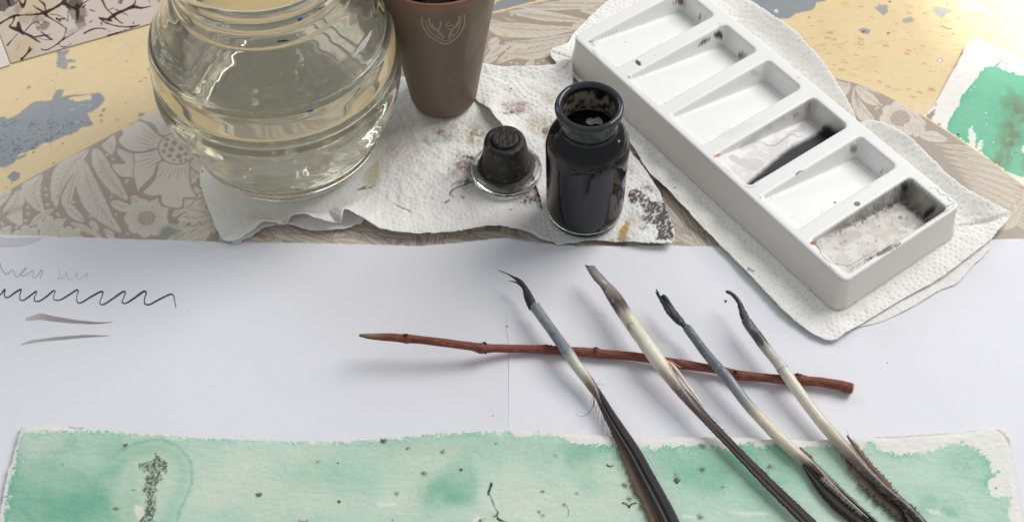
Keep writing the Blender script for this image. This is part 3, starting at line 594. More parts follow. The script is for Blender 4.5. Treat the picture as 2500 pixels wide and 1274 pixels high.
# =================================================================== green watercolour along the front
wc_o = [(53, 1039), (100, 1040), (180, 1043), (300, 1055), (430, 1063), (560, 1070), (700, 1076), (800, 1074), (959, 1068), (1060, 1060), (1165, 1054), (1239, 1051), (1329, 1053), (1488, 1062), (1600, 1067), (1706, 1066), (1812, 1070), (1970, 1075), (2129, 1067), (2288, 1058), (2367, 1050), (2441, 1044), (2458, 1058), (2468, 1078), (2473, 1129), (2483, 1180), (2489, 1219), (2497, 1262), (2510, 1340), (2520, 1400)]
ZW = .0068
wo = catmull(np.array(wc_o, float), 10)
wo = wo + np.c_[np.zeros(len(wo)), (fbm(wo[:, 0], wo[:, 1]*0, 9, 4, 5)-.5)*5+(fbm(wo[:, 0], wo[:, 1]*0, 60, 2, 6)-.5)*5]
side = catmull(np.array([(-30, 1400), (-12, 1320), (-2, 1255), (5, 1220), (14, 1170), (36, 1098), (46, 1060)], float), 8)
side = side + np.c_[(fbm(side[:, 1], side[:, 0]*0, 12, 3, 8)-.5)*8, np.zeros(len(side))]
S = Sheet(outl(np.vstack([wo, side]), ZW), .00052, .0009)
def zwc(x, y):
    px, py = proj(np.asarray(x, float), np.asarray(y, float), ZW)
    top = 1062
    return ZW + .0012*smooth(60, 0, py-top)*(0.5+0.5*np.sin(px/140.0)) + .0010*(fbm(x, y, .05, 2, 61)-.5)
# deckle: the sheet thins and roughens towards its torn rim
S.z[:] = zwc(S.x, S.y) - .0004*smooth(-.0035, 0, S.sd) + .00035*(fbm(S.x, S.y, .0016, 3, 3)-.5)*smooth(-.006, -.0005, S.sd)
S.z += .00016*(fbm(S.x*1.0+S.y*.5, S.y*1.9-S.x, .0017, 3, 93)-.5)*2
p = Paint(S, z=ZW); S.col[:] = lin((236, 234, 228))*(.97+.05*fbm(S.x, S.y, .01, 3, 1)[:, None])
wash = [(45, 1064), (73, 1056), (151, 1053), (224, 1051), (314, 1057), (426, 1065), (560, 1068), (673, 1072), (785, 1080), (897, 1076), (959, 1071), (1060, 1062), (1165, 1056), (1244, 1055), (1260, 1066), (1318, 1058), (1366, 1060), (1387, 1076), (1461, 1087), (1504, 1084), (1594, 1092), (1699, 1089), (1711, 1079), (1775, 1097), (1822, 1081), (1865, 1092), (1896, 1084), (1949, 1097), (1981, 1087), (2050, 1089), (2108, 1092), (2121, 1077), (2161, 1103), (2193, 1108), (2283, 1100), (2314, 1081), (2351, 1079), (2383, 1097), (2409, 1113), (2423, 1150), (2441, 1150), (2404, 1174), (2431, 1208), (2468, 1211), (2464, 1261), (2480, 1420), (-40, 1420), (2, 1300), (10, 1274), (22, 1193), (39, 1120)]
p.frame(0, 0, 1)
wp = np.array(wash, float); m = np.arange(S.n)
d = sdf_poly(p.X, p.Y, wp)+p.j1*20*(0.3+1.2*fbm(p.X, p.Y, 80, 2, 4))+p.j2*14+(fbm(p.X, p.Y, 2.2, 2, 44)-.5)*8*fbm(p.X, p.Y, 50, 2, 45)
a = np.clip(.5-d/1.6, 0, 1)
X, Y = p.X, p.Y
WX = (fbm(X, Y, 70, 3, 301)-.5)*130; WY = (fbm(X, Y, 60, 3, 302)-.5)*90
dens = .36+.50*(fbm(X, Y*1.3, 170, 3, 21)-.5)
def puddle(x, y, rx, ry, amt):
    global dens
    dens = dens+amt*smooth(1.25, .35, np.hypot((X+WX-x)/rx, (Y+WY-y)/ry)/1.35)
for q in ((90, 1200, 120, 90, .40), (260, 1190, 60, 80, .30), (230, 1260, 120, 50, .28), (1100, 1190, 70, 60, .42), (1040, 1230, 60, 40, .2), (760, 1150, 130, 40, .12), (1440, 1110, 90, 40, .30), (1420, 1160, 60, 40, .2), (1700, 1130, 120, 40, .22), (1860, 1150, 200, 60, .20), (2380, 1130, 60, 50, .16), (2100, 1180, 160, 60, .12), (2270, 1240, 80, 30, .18), (650, 1110, 120, 40, -.10), (900, 1250, 200, 40, -.14), (560, 1200, 100, 60, -.14), (1270, 1200, 110, 60, -.20), (1370, 1240, 100, 40, -.1), (2200, 1160, 60, 30, -.1), (60, 1080, 60, 30, -.1)): puddle(*q)
rimg = np.exp(-np.abs(d)/6.0)*smooth(.35, .6, fbm(X, Y, 60, 2, 51)); dens = dens + .16*np.exp(-np.abs(d)/16.0)+.3*rimg      # pigment gathered at the wash's rim
cl = fbm(X+WX, (Y+WY)*1.2, 120, 2, 333); dens = dens+.10*np.exp(-(np.abs(cl-.5)/.008))+.05*np.sign(cl-.5)*np.exp(-np.abs(cl-.5)/.03)
gr = fbm(X+Y*.45, Y*1.8-X*.8, 5, 3, 77); dens = dens+.16*(gr-.5)
dens = np.clip(dens, 0, 1)
c0, c1, c2 = lin((222, 230, 214)), lin((188, 217, 199)), lin((126, 186, 160))
t = dens[:, None]; wc = np.where(t < .45, c0+(c1-c0)*(t/.45), c1+(c2-c1)*((t-.45)/.55))
warm = smooth(.55, .75, fbm(X, Y, 110, 2, 87))[:, None]; wc = wc*(1-.55*rimg[:, None])+lin((112, 200, 168))*.55*rimg[:, None]; wc = wc*(1-.25*warm)+lin((214, 222, 196))*.25*warm
hol = smooth(.80, .84, fbm(X, Y*1.5, 8, 3, 202)+.25*np.exp(-np.abs(d)/7))[:]*np.exp(-np.abs(d)/9)
a = a*(1-hol)
S.col[:] = S.col*(1-a[:, None])+wc*a[:, None]
# the ring left by a drop, with the black blot inside
ringp = [(262, 1140), (285, 1108), (330, 1085), (390, 1074), (430, 1088), (458, 1115), (469, 1150), (462, 1195), (440, 1240), (415, 1290), (300, 1330), (240, 1250), (245, 1180)]
rp = catmull(np.array(ringp, float), 8, True); rd = sdf_poly(X, Y, rp)+p.j1*7
k = (np.exp(-np.abs(rd)/3.5)*.55+.25*smooth(0, -25, rd)*smooth(-60, -20, rd))*smooth(245, 300, X)
k = np.clip(k*1.5, 0, .85); S.col[:] = S.col*(1-k[:, None])+lin((124, 190, 166))*k[:, None]
ko = smooth(0, 6, rd)*np.exp(-np.maximum(rd, 0)/40)*.30*(X < 300); S.col[:] = S.col*(1-ko[:, None])+lin((118, 184, 158))*ko[:, None]
k = smooth(-12, -50, rd)*.5; S.col[:] = S.col*(1-k[:, None])+lin((206, 222, 200))*k[:, None]
DK = (66, 62, 48)
grn = .35+.75*smooth(.38, .6, fbm(X, Y, 4.2, 4, 11))
def blot(pts, alpha=.85): p.poly(pts, DK, alpha, 3, 16, 9, False, mod=np.clip(grn, 0, 1))
f4c = (0, 560, 1.784); p.frame(*f4c)
blot([(600, 1015), (640, 1010), (665, 1000), (680, 975), (705, 975), (705, 1005), (735, 1010), (730, 1050), (700, 1060), (700, 1095), (680, 1120), (685, 1180), (670, 1230), (665, 1300), (600, 1300), (625, 1230), (640, 1180), (620, 1120), (650, 1060), (610, 1045)])
p.poly([(590, 1200), (620, 1205), (625, 1240), (605, 1260), (590, 1230)], (232, 234, 222), .9, 2, 8, 5); 
for x, y, rx, ry, a_ in ((548, 942, 5, 4, .8), (272, 1022, 3, 2, .5), (582, 1134, 3, 2, .8), (505, 1216, 6, 4, .6), (1126, 1155, 7, 6, .85), (1476, 1185, 4, 3.6, .95), (1386, 1012, 5, 3, .5), (1470, 1018, 2.4, 2, .9), (1320, 1272, 10, 4, .5), (1336, 1268, 6, 3, .5), (470, 880, 6, 1.6, .4)):
    p.blob(x, y, rx, ry, (74, 66, 44), a_, 0, 2, jag=4, jag2=5)
p.poly([(300, 858), (365, 858), (370, 870), (310, 868)], (170, 160, 146), .7, 2, 4, 3)
p.frame(800, 600, 1.89)
f5c = (800, 600, 1.89)
def starblot(x, y, r, a_=.7, n=9):
    p.blob(x, y, r*.55, r*.45, (92, 84, 62), a_*.8, 0, 2, jag=6, jag2=6)
    for i in range(n):
        an = 2*math.pi*i/n+RNG.uniform(-.3, .3); l_ = r*1.9*RNG.uniform(.7, 1.2)
        p.stroke([(x, y), (x+math.cos(an)*l_*.6, y+math.sin(an)*l_*.5), (x+math.cos(an+.3)*l_, y+math.sin(an+.3)*l_*.8)], 1.4, (96, 88, 64), a_*.75, jag=1.5)
for q in ((255, 903, 10, .95), (370, 935, 6, .6), (442, 1050, 12, .65), (530, 952, 8, .6), (316, 1142, 9, .65), (1052, 965, 7, .4), (992, 1134, 7, .55), (1150, 1140, 6, .4), (1092, 1193, 8, .55), (1370, 1105, 12, .7), (1390, 1165, 12, .7), (1605, 1050, 6, .4), (1610, 1080, 10, .8), (770, 1248, 9, .6), (707, 1268, 8, .8), (995, 1242, 8, .4), (975, 1225, 5, .4)): starblot(*q)
for q in ((52, 1180, 4), (46, 1002, 2.4), (615, 1031, 3.6), (777, 915, 2.4), (298, 1266, 2.4)): p.blob(q[0], q[1], q[2], q[2]*.85, (70, 66, 44), .95, jag2=4)
p.stroke([(755, 1100, 8), (748, 1120, 6), (742, 1142, 6), (752, 1155, 3), (762, 1180, 3), (770, 1205, 2.4), (784, 1225, 3), (782, 1245, 4), (790, 1262, 6), (820, 1272, 3)], 3, (52, 54, 40), .95, 1.3, 3)
p.stroke([(1288, 1008, 4), (1302, 1016, 5), (1318, 1013, 3)], 3, (48, 40, 30), .95, 1.3, 2); p.stroke([(1360, 1182, 5), (1382, 1192, 4), (1392, 1205, 5), (1398, 1192, 4), (1420, 1184, 4)], 3, (48, 42, 28), .98, 1.3, 2); p.stroke([(1598, 1080, 3), (1610, 1092, 5), (1622, 1083, 3)], 3, (48, 42, 28), .95)
p.stroke([(965, 1215, 1.5), (980, 1240, 2)], 2, (90, 84, 66), .7); p.stroke([(1103, 1195, 2), (1112, 1225, 2), (1108, 1248, 2)], 2, (90, 84, 66), .7); p.stroke([(372, 1155, 3), (378, 1170, 2), (370, 1190, 2)], 2, (170, 180, 160), .7)
for pts in ([(215, 1180), (260, 1185), (315, 1182), (320, 1195), (250, 1202)], [(760, 1178), (800, 1178), (790, 1184)], [(680, 1255), (700, 1250), (690, 1274), (670, 1270)], [(1640, 1245), (1700, 1250), (1690, 1258)]):
    p.frame(*f5c); p.poly(pts, (236, 238, 230), .85, 1.6, 5, 5)
p.frame(1600, 600, 1.89)
for q in ((95, 1075, 10, .8), (215, 1032, 11, .65), (525, 1020, 13, .65), (310, 1112, 7, .4), (205, 1250, 11, .65), (218, 925, 14, .5)): starblot(*q)
p.poly([(340, 1220), (420, 1230), (500, 1228), (520, 1240), (400, 1245)], (232, 238, 228), .6, 3, 7, 5); p.poly([(1250, 1212), (1300, 1218), (1320, 1232), (1270, 1235)], (226, 236, 224), .7, 3, 7, 5)
p.poly([(1340, 1195), (1380, 1215), (1400, 1245), (1350, 1250), (1320, 1220)], (130, 190, 162), .6, 8, 12, 8)
p.stroke([(1575, 845, 3), (1600, 860, 6), (1625, 890, 9), (1635, 915, 4)], 6, (196, 190, 176), .9, 2, 5); p.stroke([(1020, 884, 3), (1120, 883, 5), (1230, 874, 4), (1480, 850, 3)], 3, (190, 186, 184), .6, 2, 3); p.blob(1572, 1116, 3, 2, (90, 96, 90), .9)
wcf = S.build("watercolour_sheet", M_wc); tag(wcf, "long pale green watercolour with dark ink blots and deckled edge, along the front", "painting")

# =================================================================== deeper green watercolour at the right
z2 = .0016
wr = [(2382, 98), (2440, 122), (2500, 151), (2600, 200), (2620, 540), (2440, 450), (2330, 380), (2230, 320), (2252, 285), (2283, 250), (2318, 190), (2345, 140), (2362, 110)]
wo = catmull(np.array(wr, float), 6, True); wo = wo+(np.c_[fbm(wo[:, 0], wo[:, 1], 9, 3, 7), fbm(wo[:, 0], wo[:, 1], 9, 3, 17)]-.5)*5
S = Sheet(outl(wo, z2), .00055, .0012); S.z[:] = z2+.0022*smooth(.62, .70, S.y)*smooth(.36, .26, S.x)+.0001-.0012*smooth(.66, .60, S.y)
S.z[:] = np.maximum(S.z, .0006)
S.z[:] = np.where(np.hypot(S.x-CX, S.y-CY) < CR+.012, np.minimum(S.z, .0011), S.z)
p = Paint(S, z=z2); S.col[:] = lin((240, 238, 232))
p.frame(*f5)
wash = [(880, 465), (905, 400), (960, 300), (1000, 220), (1030, 180), (1060, 150), (1110, 80), (1150, 45), (1225, 32), (1250, 55), (1320, 85), (1420, 105), (1600, 160), (1700, 900), (1420, 800), (1330, 770), (1200, 690), (1100, 600), (1000, 540)]
P = p.T(wash); X, Y = p.X, p.Y; d = sdf_poly(X, Y, P)+p.j1*10+p.j2*6; a = np.clip(.5-d/1.6, 0, 1)
dn = .4+.5*(fbm(X, Y, 60, 3, 8)-.5)+.35*np.exp(-np.abs(d)/6)-.35*smooth(330, 430, Y-(X-2400)*.3); dn = np.clip(dn, 0, 1)[:, None]
wc = lin((150, 208, 178))*(1-dn)+lin((86, 182, 148))*dn
S.col[:] = S.col*(1-a[:, None])+wc*a[:, None]
p.stroke([(1225, 35, 5), (1240, 20, 3), (1252, 10, 2)], 3, (72, 180, 142), .95)
gm = smooth(.4, .6, fbm(X, Y, 22, 4, 18)); X0, Y0 = p.T([(1350, 300)])[0]
mk = np.exp(-((X-2478)/38)**2-((Y-285)/62)**2)*.95+np.exp(-((X-2478)/40)**2-((Y-345)/18)**2)*.6+np.exp(-((X-2450)/60)**2-((Y-398)/34)**2)*.75
mk = np.clip(mk*(.45+.65*gm), 0, .92)*a; mk *= smooth(.36, .52, fbm(X, Y, 11, 3, 19)*.4+mk)
S.col[:] = S.col*(1-mk[:, None])+lin((132, 146, 120))*mk[:, None]
p.frame(*f5)
for pts in ([(1035, 485), (1060, 440), (1070, 470), (1085, 520), (1080, 590), (1045, 570), (1035, 520)], [(1100, 560), (1135, 535), (1130, 580), (1115, 605), (1095, 590)], [(1400, 585), (1430, 575), (1430, 620), (1405, 610)]): p.poly(pts, (238, 240, 232), .95, 1.6, 10, 6)
for x, y in ((1208, 552), (1160, 430), (1075, 180), (1050, 200), (1155, 352)): p.blob(x, y, 1.8, 1.8, (226, 236, 226), .9)
for q in ((833, 428, 4.4, 1.6, .1), (963, 498, 3.6, 2.2, .1), (1293, 22, 2, 1.4, 0), (1260, 5, 1.8, 1.4, 0)): p.blob(*q[:4], (58, 60, 54), .95, q[4])
p.poly([(745, 360), (790, 340), (812, 290), (805, 330), (770, 415), (740, 400)], (150, 138, 126), .85, 2, 7, 5); p.poly([(930, 10), (880, 110), (830, 190), (860, 170), (930, 70), (960, -20)], (222, 214, 206), .8, 3, 6, 4)
wcr = S.build("painted_card", M_wc); tag(wcr, "thick white card with a deep green wash, tucked beneath the board's edge at the right", "painting")

# =================================================================== paper towels
def embossed(x, y, cell=.052, seed=0):
    """dimples of the towel: rings of small dents round lattice centres, plus loose rows"""
    ix = np.floor(x/cell); iy = np.floor(y/cell); cx = (ix+.5)*cell; cy = (iy+.5)*cell
    dx = x-cx; dy = y-cy; rho = np.hypot(dx, dy); th = np.arctan2(dy, dx)
    k = np.round(rho/.0034); k = np.clip(k, 0, 24); rr = k*.0034; nn = np.maximum(np.round(2*math.pi*rr/.0033), 1)
    tt = np.round(th/(2*math.pi)*nn+.5*(k % 2))-.5*(k % 2); t0 = tt/nn*2*math.pi
    qx = rr*np.cos(t0)-dx; qy = rr*np.sin(t0)-dy
    keep = _hash(ix*31+k, iy*57+tt, 5+seed) > .22
    return np.exp(-(qx*qx+qy*qy)/(.00056**2))*keep
def edge_lift(S, pts3, fall):
    """pts3 = outline with its own heights; returns the lift carried inwards from the rim"""
    O = np.asarray(pts3, float); best = np.full(S.n, 1e9); zz = np.zeros(S.n); m = len(O)
    cand = np.nonzero(S.sd > -fall*4)[0]; x = S.x[cand]; y = S.y[cand]; b = np.full(len(cand), 1e9); z_ = np.zeros(len(cand))
    for i in range(m):
        a = O[i-1]; c = O[i]; e = c[:2]-a[:2]; t = np.clip(((x-a[0])*e[0]+(y-a[1])*e[1])/(e@e+1e-18), 0, 1)
        d = (x-a[0]-e[0]*t)**2+(y-a[1]-e[1]*t)**2; q = d < b; b = np.where(q, d, b); z_ = np.where(q, a[2]+(c[2]-a[2])*t, z_)
    zz[cand] = z_*np.exp(-(np.sqrt(b)/fall)**1.5); return zz
ZT = ZB+.0009
flats = []                                                   # (x, y, radius) places pressed flat by what stands there
def at2(px, py, z): g = at(px, py, z); return g[0], g[1]
BX, BY = -.1318, .5944; CUX, CUY = -.0415, .6308; STX, STY = -.0031, .5692; BOX, BOY = .0412, .5389
flats = [(BX, BY, .056), (CUX, CUY, .022), (STX, STY, .021), (BOX, BOY, .023)]
def press(x, y, soft=.012):
    k = np.ones_like(x)
    for cx, cy, r in flats: k = k*smooth(r*.96, r+soft, np.hypot(x-cx, y-cy))
    return k
M_towel = mat_col("paper_towel", rough=.95, grain=.03, gscale=900, bumps=((1400, .6, .0004, 3), (300, .45, .0007, 4)), spec=.1, sheen=.1)
TW = (242, 241, 237)
def towel(name, label, pts, base, fall, res, fold_amp, seed, parent=None, top=True, quiet=0, col=TW, skirt=.0002, emb=.00080):
    """pts = (px, py, lift)"""
    P = catmull(np.array(pts, float), 5, True)
    nz_ = (fbm(P[:, 0], P[:, 1], 14, 3, seed+40)-.5)*5; P[:, 0] += nz_; P[:, 1] += (fbm(P[:, 0], P[:, 1], 11, 3, seed+41)-.5)*5
    O = np.array([at(q[0], q[1], base+max(q[2], 0)) for q in P]); O[:, 2] = P[:, 2]
    S = Sheet(O, res, skirt)
    lift = edge_lift(S, O, fall); kp = press(S.x, S.y)
    r1 = 1-np.abs(2*fbm(S.x, S.y, .03, 3, seed)-1)*2; r2 = fbm(S.x, S.y, .016, 4, seed+3)-.5; r3 = (fbm(S.x, S.y, .0045, 3, seed+8)-.5)+1.1*(.35-np.abs(2*fbm(S.x+S.y*.4, S.y, .011, 3, seed+19)-1))
    S.z[:] = base + (lift + fold_amp*(.55*np.clip(r1, -.2, 1)+1.1*r2)+.0011*r3*(fold_amp/.002))*kp
    S.z -= emb*embossed(S.x+.0025*(fbm(S.x, S.y, .03, 2, seed+70)), S.y, seed=seed)
    S.z[:] = np.maximum(S.z, base-.0003)
    S.col[:] = lin(col)*(.97+.05*fbm(S.x, S.y, .015, 3, seed+5)[:, None])
    return S
zt = .0012
left_o = [(489, 412, .001), (489, 450, .003), (505, 500, .004), (524, 550, .003), (545, 586, .002), (575, 584, .004), (605, 572, .006), (640, 547, .008), (672, 543, .006), (690, 551, .004), (702, 548, .007), (712, 528, .012), (735, 523, .012), (775, 532, .010), (815, 545, .008), (834, 545, .008), (838, 530, .011), (843, 514, .011), (862, 520, .009), (890, 536, .007), (920, 556, .005), (950, 567, .004), (985, 570, .004), (1060, 571, .004), (1110, 567, .004), (1160, 558, .005), (1210, 552, .006), (1255, 556, .006), (1300, 570, .003), (1330, 584, .002), (1400, 590, .001), (1430, 560, .001), (1460, 420, 0), (1400, 240, 0), (1300, 200, 0), (1180, 175, 0), (1100, 170, 0), (960, 190, .001), (800, 180, .002), (620, 230, .002), (530, 330, .002)]
tl = empty("paper_towel", (BX+.06, BY-.05, ZB)); tag(tl, "crumpled stained paper towel under the bowl, brown cup and ink bottle", "paper towel")
S = towel("towel", None, left_o, ZT, .010, .00056, .0017, 11)
p = Paint(S, z=ZT+.002); p.frame(900, 240, 3.443)
def smear(x, y, rx, ry, c, a_, rot=0, jag=14, soft=8, g=4.0, thr=.45):
    """patchy stain: alpha broken by noise"""
    P = p.T(np.array([[x, y]], float))[0]; m = np.nonzero((abs(p.X-P[0]) < rx*1.8+6) & (abs(p.Y-P[1]) < ry*1.8+6))[0]
    if not len(m): return
    cs, sn = math.cos(rot), math.sin(rot); dx = p.X[m]-P[0]; dy = p.Y[m]-P[1]; u = (dx*cs+dy*sn)/rx; v = (-dx*sn+dy*cs)/ry
    q = np.exp(-(u*u+v*v)*1.2)*(.35+1.3*smooth(thr-.1, thr+.15, fbm(p.X[m], p.Y[m], g, 4, int(x+y) % 97)))*a_
    a = np.clip(q, 0, .95)[:, None]; p.col[m] = p.col[m]*(1-a)+lin(c)*a
smear(560, 330, 55, 16, (176, 182, 168), .8, -.1, g=14); smear(600, 265, 12, 7, (84, 84, 70), .9, 0, g=4); smear(900, 300, 26, 26, (176, 164, 138), .8, .4, g=9)
smear(330, 560, 50, 60, (228, 222, 216), .4); smear(60, 600, 16, 46, (214, 204, 176), .55, .2, g=20); smear(200, 410, 40, 22, (204, 192, 172), .45, .3, g=10)
smear(840, 480, 22, 7, (70, 60, 58), .9, .2, g=4); smear(800, 560, 24, 14, (150, 120, 116), .9, .3, g=4); smear(880, 560, 40, 20, (120, 106, 104), .6, .4, g=5); smear(830, 680, 30, 16, (120, 108, 104), .65, -.6, g=4); smear(700, 620, 40, 14, (168, 156, 158), .4, -.5, g=5)
smear(1400, 820, 42, 14, (82, 74, 72), .95, -.2, g=4); smear(1440, 720, 26, 16, (120, 110, 108), .7, g=4); smear(1480, 890, 20, 7, (84, 76, 74), .8, g=4); smear(1300, 780, 40, 10, (150, 142, 138), .7, g=4)
for pts in ([(680, 795, 3), (700, 765, 4), (760, 735, 3), (830, 705, 2)], [(680, 795, 2), (715, 820, 2)], [(642, 865, 4), (678, 845, 4)], [(775, 812, 3), (800, 825, 5)], [(1185, 928, 4), (1205, 924, 3)], [(700, 720, 2), (760, 690, 2), (850, 690, 3)], [(520, 815, 1.6), (540, 830, 1.6)]): p.stroke(pts, 2, (96, 84, 78), .8, 1.5, 2)
p.stroke([(205, 862, 2), (240, 885, 3), (290, 915, 3.5), (340, 930, 4), (362, 965, 2)], 2, (150, 140, 126), .8, 1.5, 2); p.stroke([(150, 780, 2), (158, 830, 4), (200, 858, 1)], 2, (186, 180, 168), .6, 2, 2)
p.blob(15, 730, 4, 1.6, (110, 100, 90), .8); smear(330, 230, 60, 60, (222, 214, 204), .5, g=8); smear(700, 215, 60, 30, (206, 198, 184), .6, g=7)
p.frame(480, 360, 4.808)
p.poly([(1870, 475), (1950, 435), (1995, 412), (1995, 450), (2040, 440), (2070, 445), (1960, 468)], (136, 122, 104), .85, 1.6, 3, 3); p.poly([(1940, 330), (2120, 130), (2125, 380), (2090, 440), (1990, 410)], (206, 196, 170), .6, 3, 6, 3); p.blob(60, 252, 2.4, 2.2, (50, 44, 40), .9); 
S.build("top_ply", M_towel, tl)
under = [(520, 500, 0), (560, 590, .0005), (600, 584, .001), (630, 566, .002), (660, 552, .003), (700, 549, .0035), (735, 557, .0025), (760, 562, .002), (800, 562, .002), (840, 559, .002), (868, 550, .003), (888, 538, .004), (880, 500, .001), (700, 480, 0)]
S = towel("ply", None, under, ZT-.0004, .006, .0009, .0005, 21, emb=.0001); S.build("under_ply", M_towel, tl)
fold_o = [(1150, 186, .004), (1160, 222, .006), (1178, 243, .0066), (1200, 272, .0062), (1226, 308, .0055), (1262, 352, .003), (1296, 420, .0015), (1318, 476, .001), (1335, 540, .001), (1352, 592, .0006), (1400, 590, .0006), (1440, 585, .0006), (1530, 590, .001), (1600, 595, .0015), (1642, 592, .002), (1646, 562, .002), (1634, 530, .002), (1622, 500, .002), (1606, 462, .001), (1560, 395, 0), (1520, 350, 0), (1450, 280, 0), (1402, 238, .001), (1398, 190, .003), (1396, 152, .004), (1372, 149, .005), (1350, 160, .002), (1280, 162, .003), (1220, 161, .002), (1170, 159, .003)]
S = towel("ply", None, fold_o, ZT+.0016, .0075, .00056, .0016, 31); p = Paint(S, z=ZT+.003); p.frame(900, 0, 1.99)
smear(700, 520, 36, 12, (186, 164, 160), .9, .3, g=5); smear(740, 500, 30, 8, (176, 158, 152), .8, .2, g=5); smear(690, 545, 26, 6, (140, 110, 104), .8, -.2, g=4); smear(850, 610, 30, 22, (186, 172, 160), .8, 0, g=5); smear(858, 632, 9, 10, (92, 62, 56), .95, .3, g=5); smear(810, 590, 26, 22, (206, 196, 178), .8, g=6); smear(890, 480, 26, 16, (204, 196, 176), .7, g=6)
smear(870, 690, 12, 20, (110, 104, 100), .6, g=4); smear(690, 430, 3, 2, (60, 60, 60), .9)
for x, y in ((686, 408), (790, 560), (905, 430), (760, 468), (930, 600)): p.blob(x, y, 2, 1.6, (96, 92, 88), .8, jag=1)
p.frame(1320, 180, 2.962)
def crust(pts, c, a_, g, thr):
    P = p.T(pts); P = catmull(P, 4, True); m = p.bbox(P, 12); d = sdf_poly(p.X[m], p.Y[m], P)+p.j1[m]*22+p.j2[m]*8
    q = np.clip(.5-d/2.2, 0, 1)*(.25+.9*smooth(thr-.1, thr+.1, fbm(p.X[m]+p.Y[m]*.3, p.Y[m], g, 4, 13)))*a_; q = np.clip(q, 0, .95)[:, None]; p.col[m] = p.col[m]*(1-q)+lin(c)*q; p.h[m] += q[:, 0]
crust([(640, 850), (700, 825), (760, 900), (830, 930), (880, 920), (910, 980), (935, 1060), (955, 1130), (955, 1200), (900, 1212), (830, 1205), (850, 1150), (800, 1090), (720, 1060), (745, 1000), (690, 930), (640, 900)], (88, 80, 76), .95, 4.5, .42)
p.poly([(605, 1080), (615, 1045), (645, 1075), (640, 1120), (620, 1160), (605, 1235), (568, 1232), (560, 1150), (575, 1120)], (196, 156, 74), .9, 3, 6, 5)
smear(780, 830, 20, 8, (150, 146, 140), .7, .5, g=4); smear(690, 1040, 24, 18, (200, 198, 190), .6, g=5); smear(640, 690, 16, 26, (210, 204, 194), .6, g=5); smear(740, 1110, 10, 8, (140, 130, 122), .8, g=3); smear(560, 1190, 30, 12, (150, 150, 150), .7, g=8)
S.z += p.h*.0005*(fbm(p.X, p.Y, 4, 3, 9)); S.build("folded_ply", M_towel, tl)

tr = empty("paper_towel", (.14, .60, ZB)); tag(tr, "clean dimpled paper towel spread under the white ceramic palette", "paper towel")
rt_o = [(1344, 138, .001), (1352, 118, .002), (1385, 104, .002), (1420, 60, 0), (1560, -60, 0), (1700, -120, 0), (1790, -30, .004), (1852, 14, .010), (1930, 68, .012), (2000, 140, .012), (2056, 222, .011), (2084, 272, .007), (2096, 299, .003), (2124, 293, .009), (2168, 304, .012), (2232, 344, .012), (2300, 412, .011), (2340, 446, .010), (2382, 472, .010), (2420, 494, .008), (2466, 521, .003), (2440, 560, .003), (2412, 590, .002), (2350, 640, .002), (2290, 682, .002), (2200, 732, .001), (2110, 788, .001), (2066, 812, .002), (2026, 832, .0015), (1962, 800, .002), (1902, 748, .002), (1842, 684, .002), (1762, 602, .002), (1704, 545, .003), (1664, 500, .003), (1625, 458, .003), (1600, 434, .003), (1580, 415, .002), (1540, 350, .002), (1460, 250, 0), (1400, 190, 0)]
flats_save = flats
pc = np.array([.14224, .59112]); pa = R(-53.365); pe = np.array([math.cos(pa), math.sin(pa)]); pg = np.array([-pe[1], pe[0]])
def press(x, y, soft=.008):
    u = (x-pc[0])*pe[0]+(y-pc[1])*pe[1]; v = (x-pc[0])*pg[0]+(y-pc[1])*pg[1]
    d = np.maximum(abs(u)-.117, abs(v)-.046); return smooth(-.002, soft, d)
S = towel("towel", None, rt_o, ZT+.0010, .010, .00058, .0009, 51, col=(243, 242, 237), emb=.00095)
u = (S.x-pc[0])*pe[0]+(S.y-pc[1])*pe[1]; v = (S.x-pc[0])*pg[0]+(S.y-pc[1])*pg[1]
S.z += .0009*np.sin((u+.15*v)/.0031*1.0+4*fbm(S.x, S.y, .02, 2, 3))*smooth(-.050, -.058, v)*smooth(-.10, -.06, u)*smooth(.11, .02, u)*smooth(0, -.003, S.sd)   # the gathered ripples by its left rim
S.z += .0028*np.abs(np.sin(u/.0065+3*fbm(S.x, S.y, .03, 2, 9)))*smooth(.066, .085, v)*smooth(.04, .08, u)*smooth(0, -.01, S.sd)
p = Paint(S, z=ZT+.002); p.frame(1600, 600, 1.89); p.poly([(425, 105), (440, 118), (458, 120), (448, 130), (420, 116)], (150, 148, 148), .9, 1.5, 5, 3, False)
smear(110, 60, 8, 5, (190, 188, 184), .6); p.frame(1540, 300, 2.275); p.blob(245, 367, 3, 1.6, (96, 96, 92), .9, .3, jag2=2)
S.build("top_ply", M_towel, tr)
rt_u = [(2026, 800, 0), (2068, 806, .0004), (2100, 797, .0006), (2150, 786, .0006), (2222, 752, .0006), (2300, 706, .0006), (2338, 690, .0008), (2380, 645, .0008), (2420, 600, .0006), (2400, 540, 0), (2200, 600, 0), (2050, 740, 0)]
def press(x, y, soft=.01): return np.ones_like(x)
S = towel("ply", None, rt_u, ZT+.0004, .006, .0007, .0006, 61, emb=.0004); S.build("under_ply", M_towel, tr)

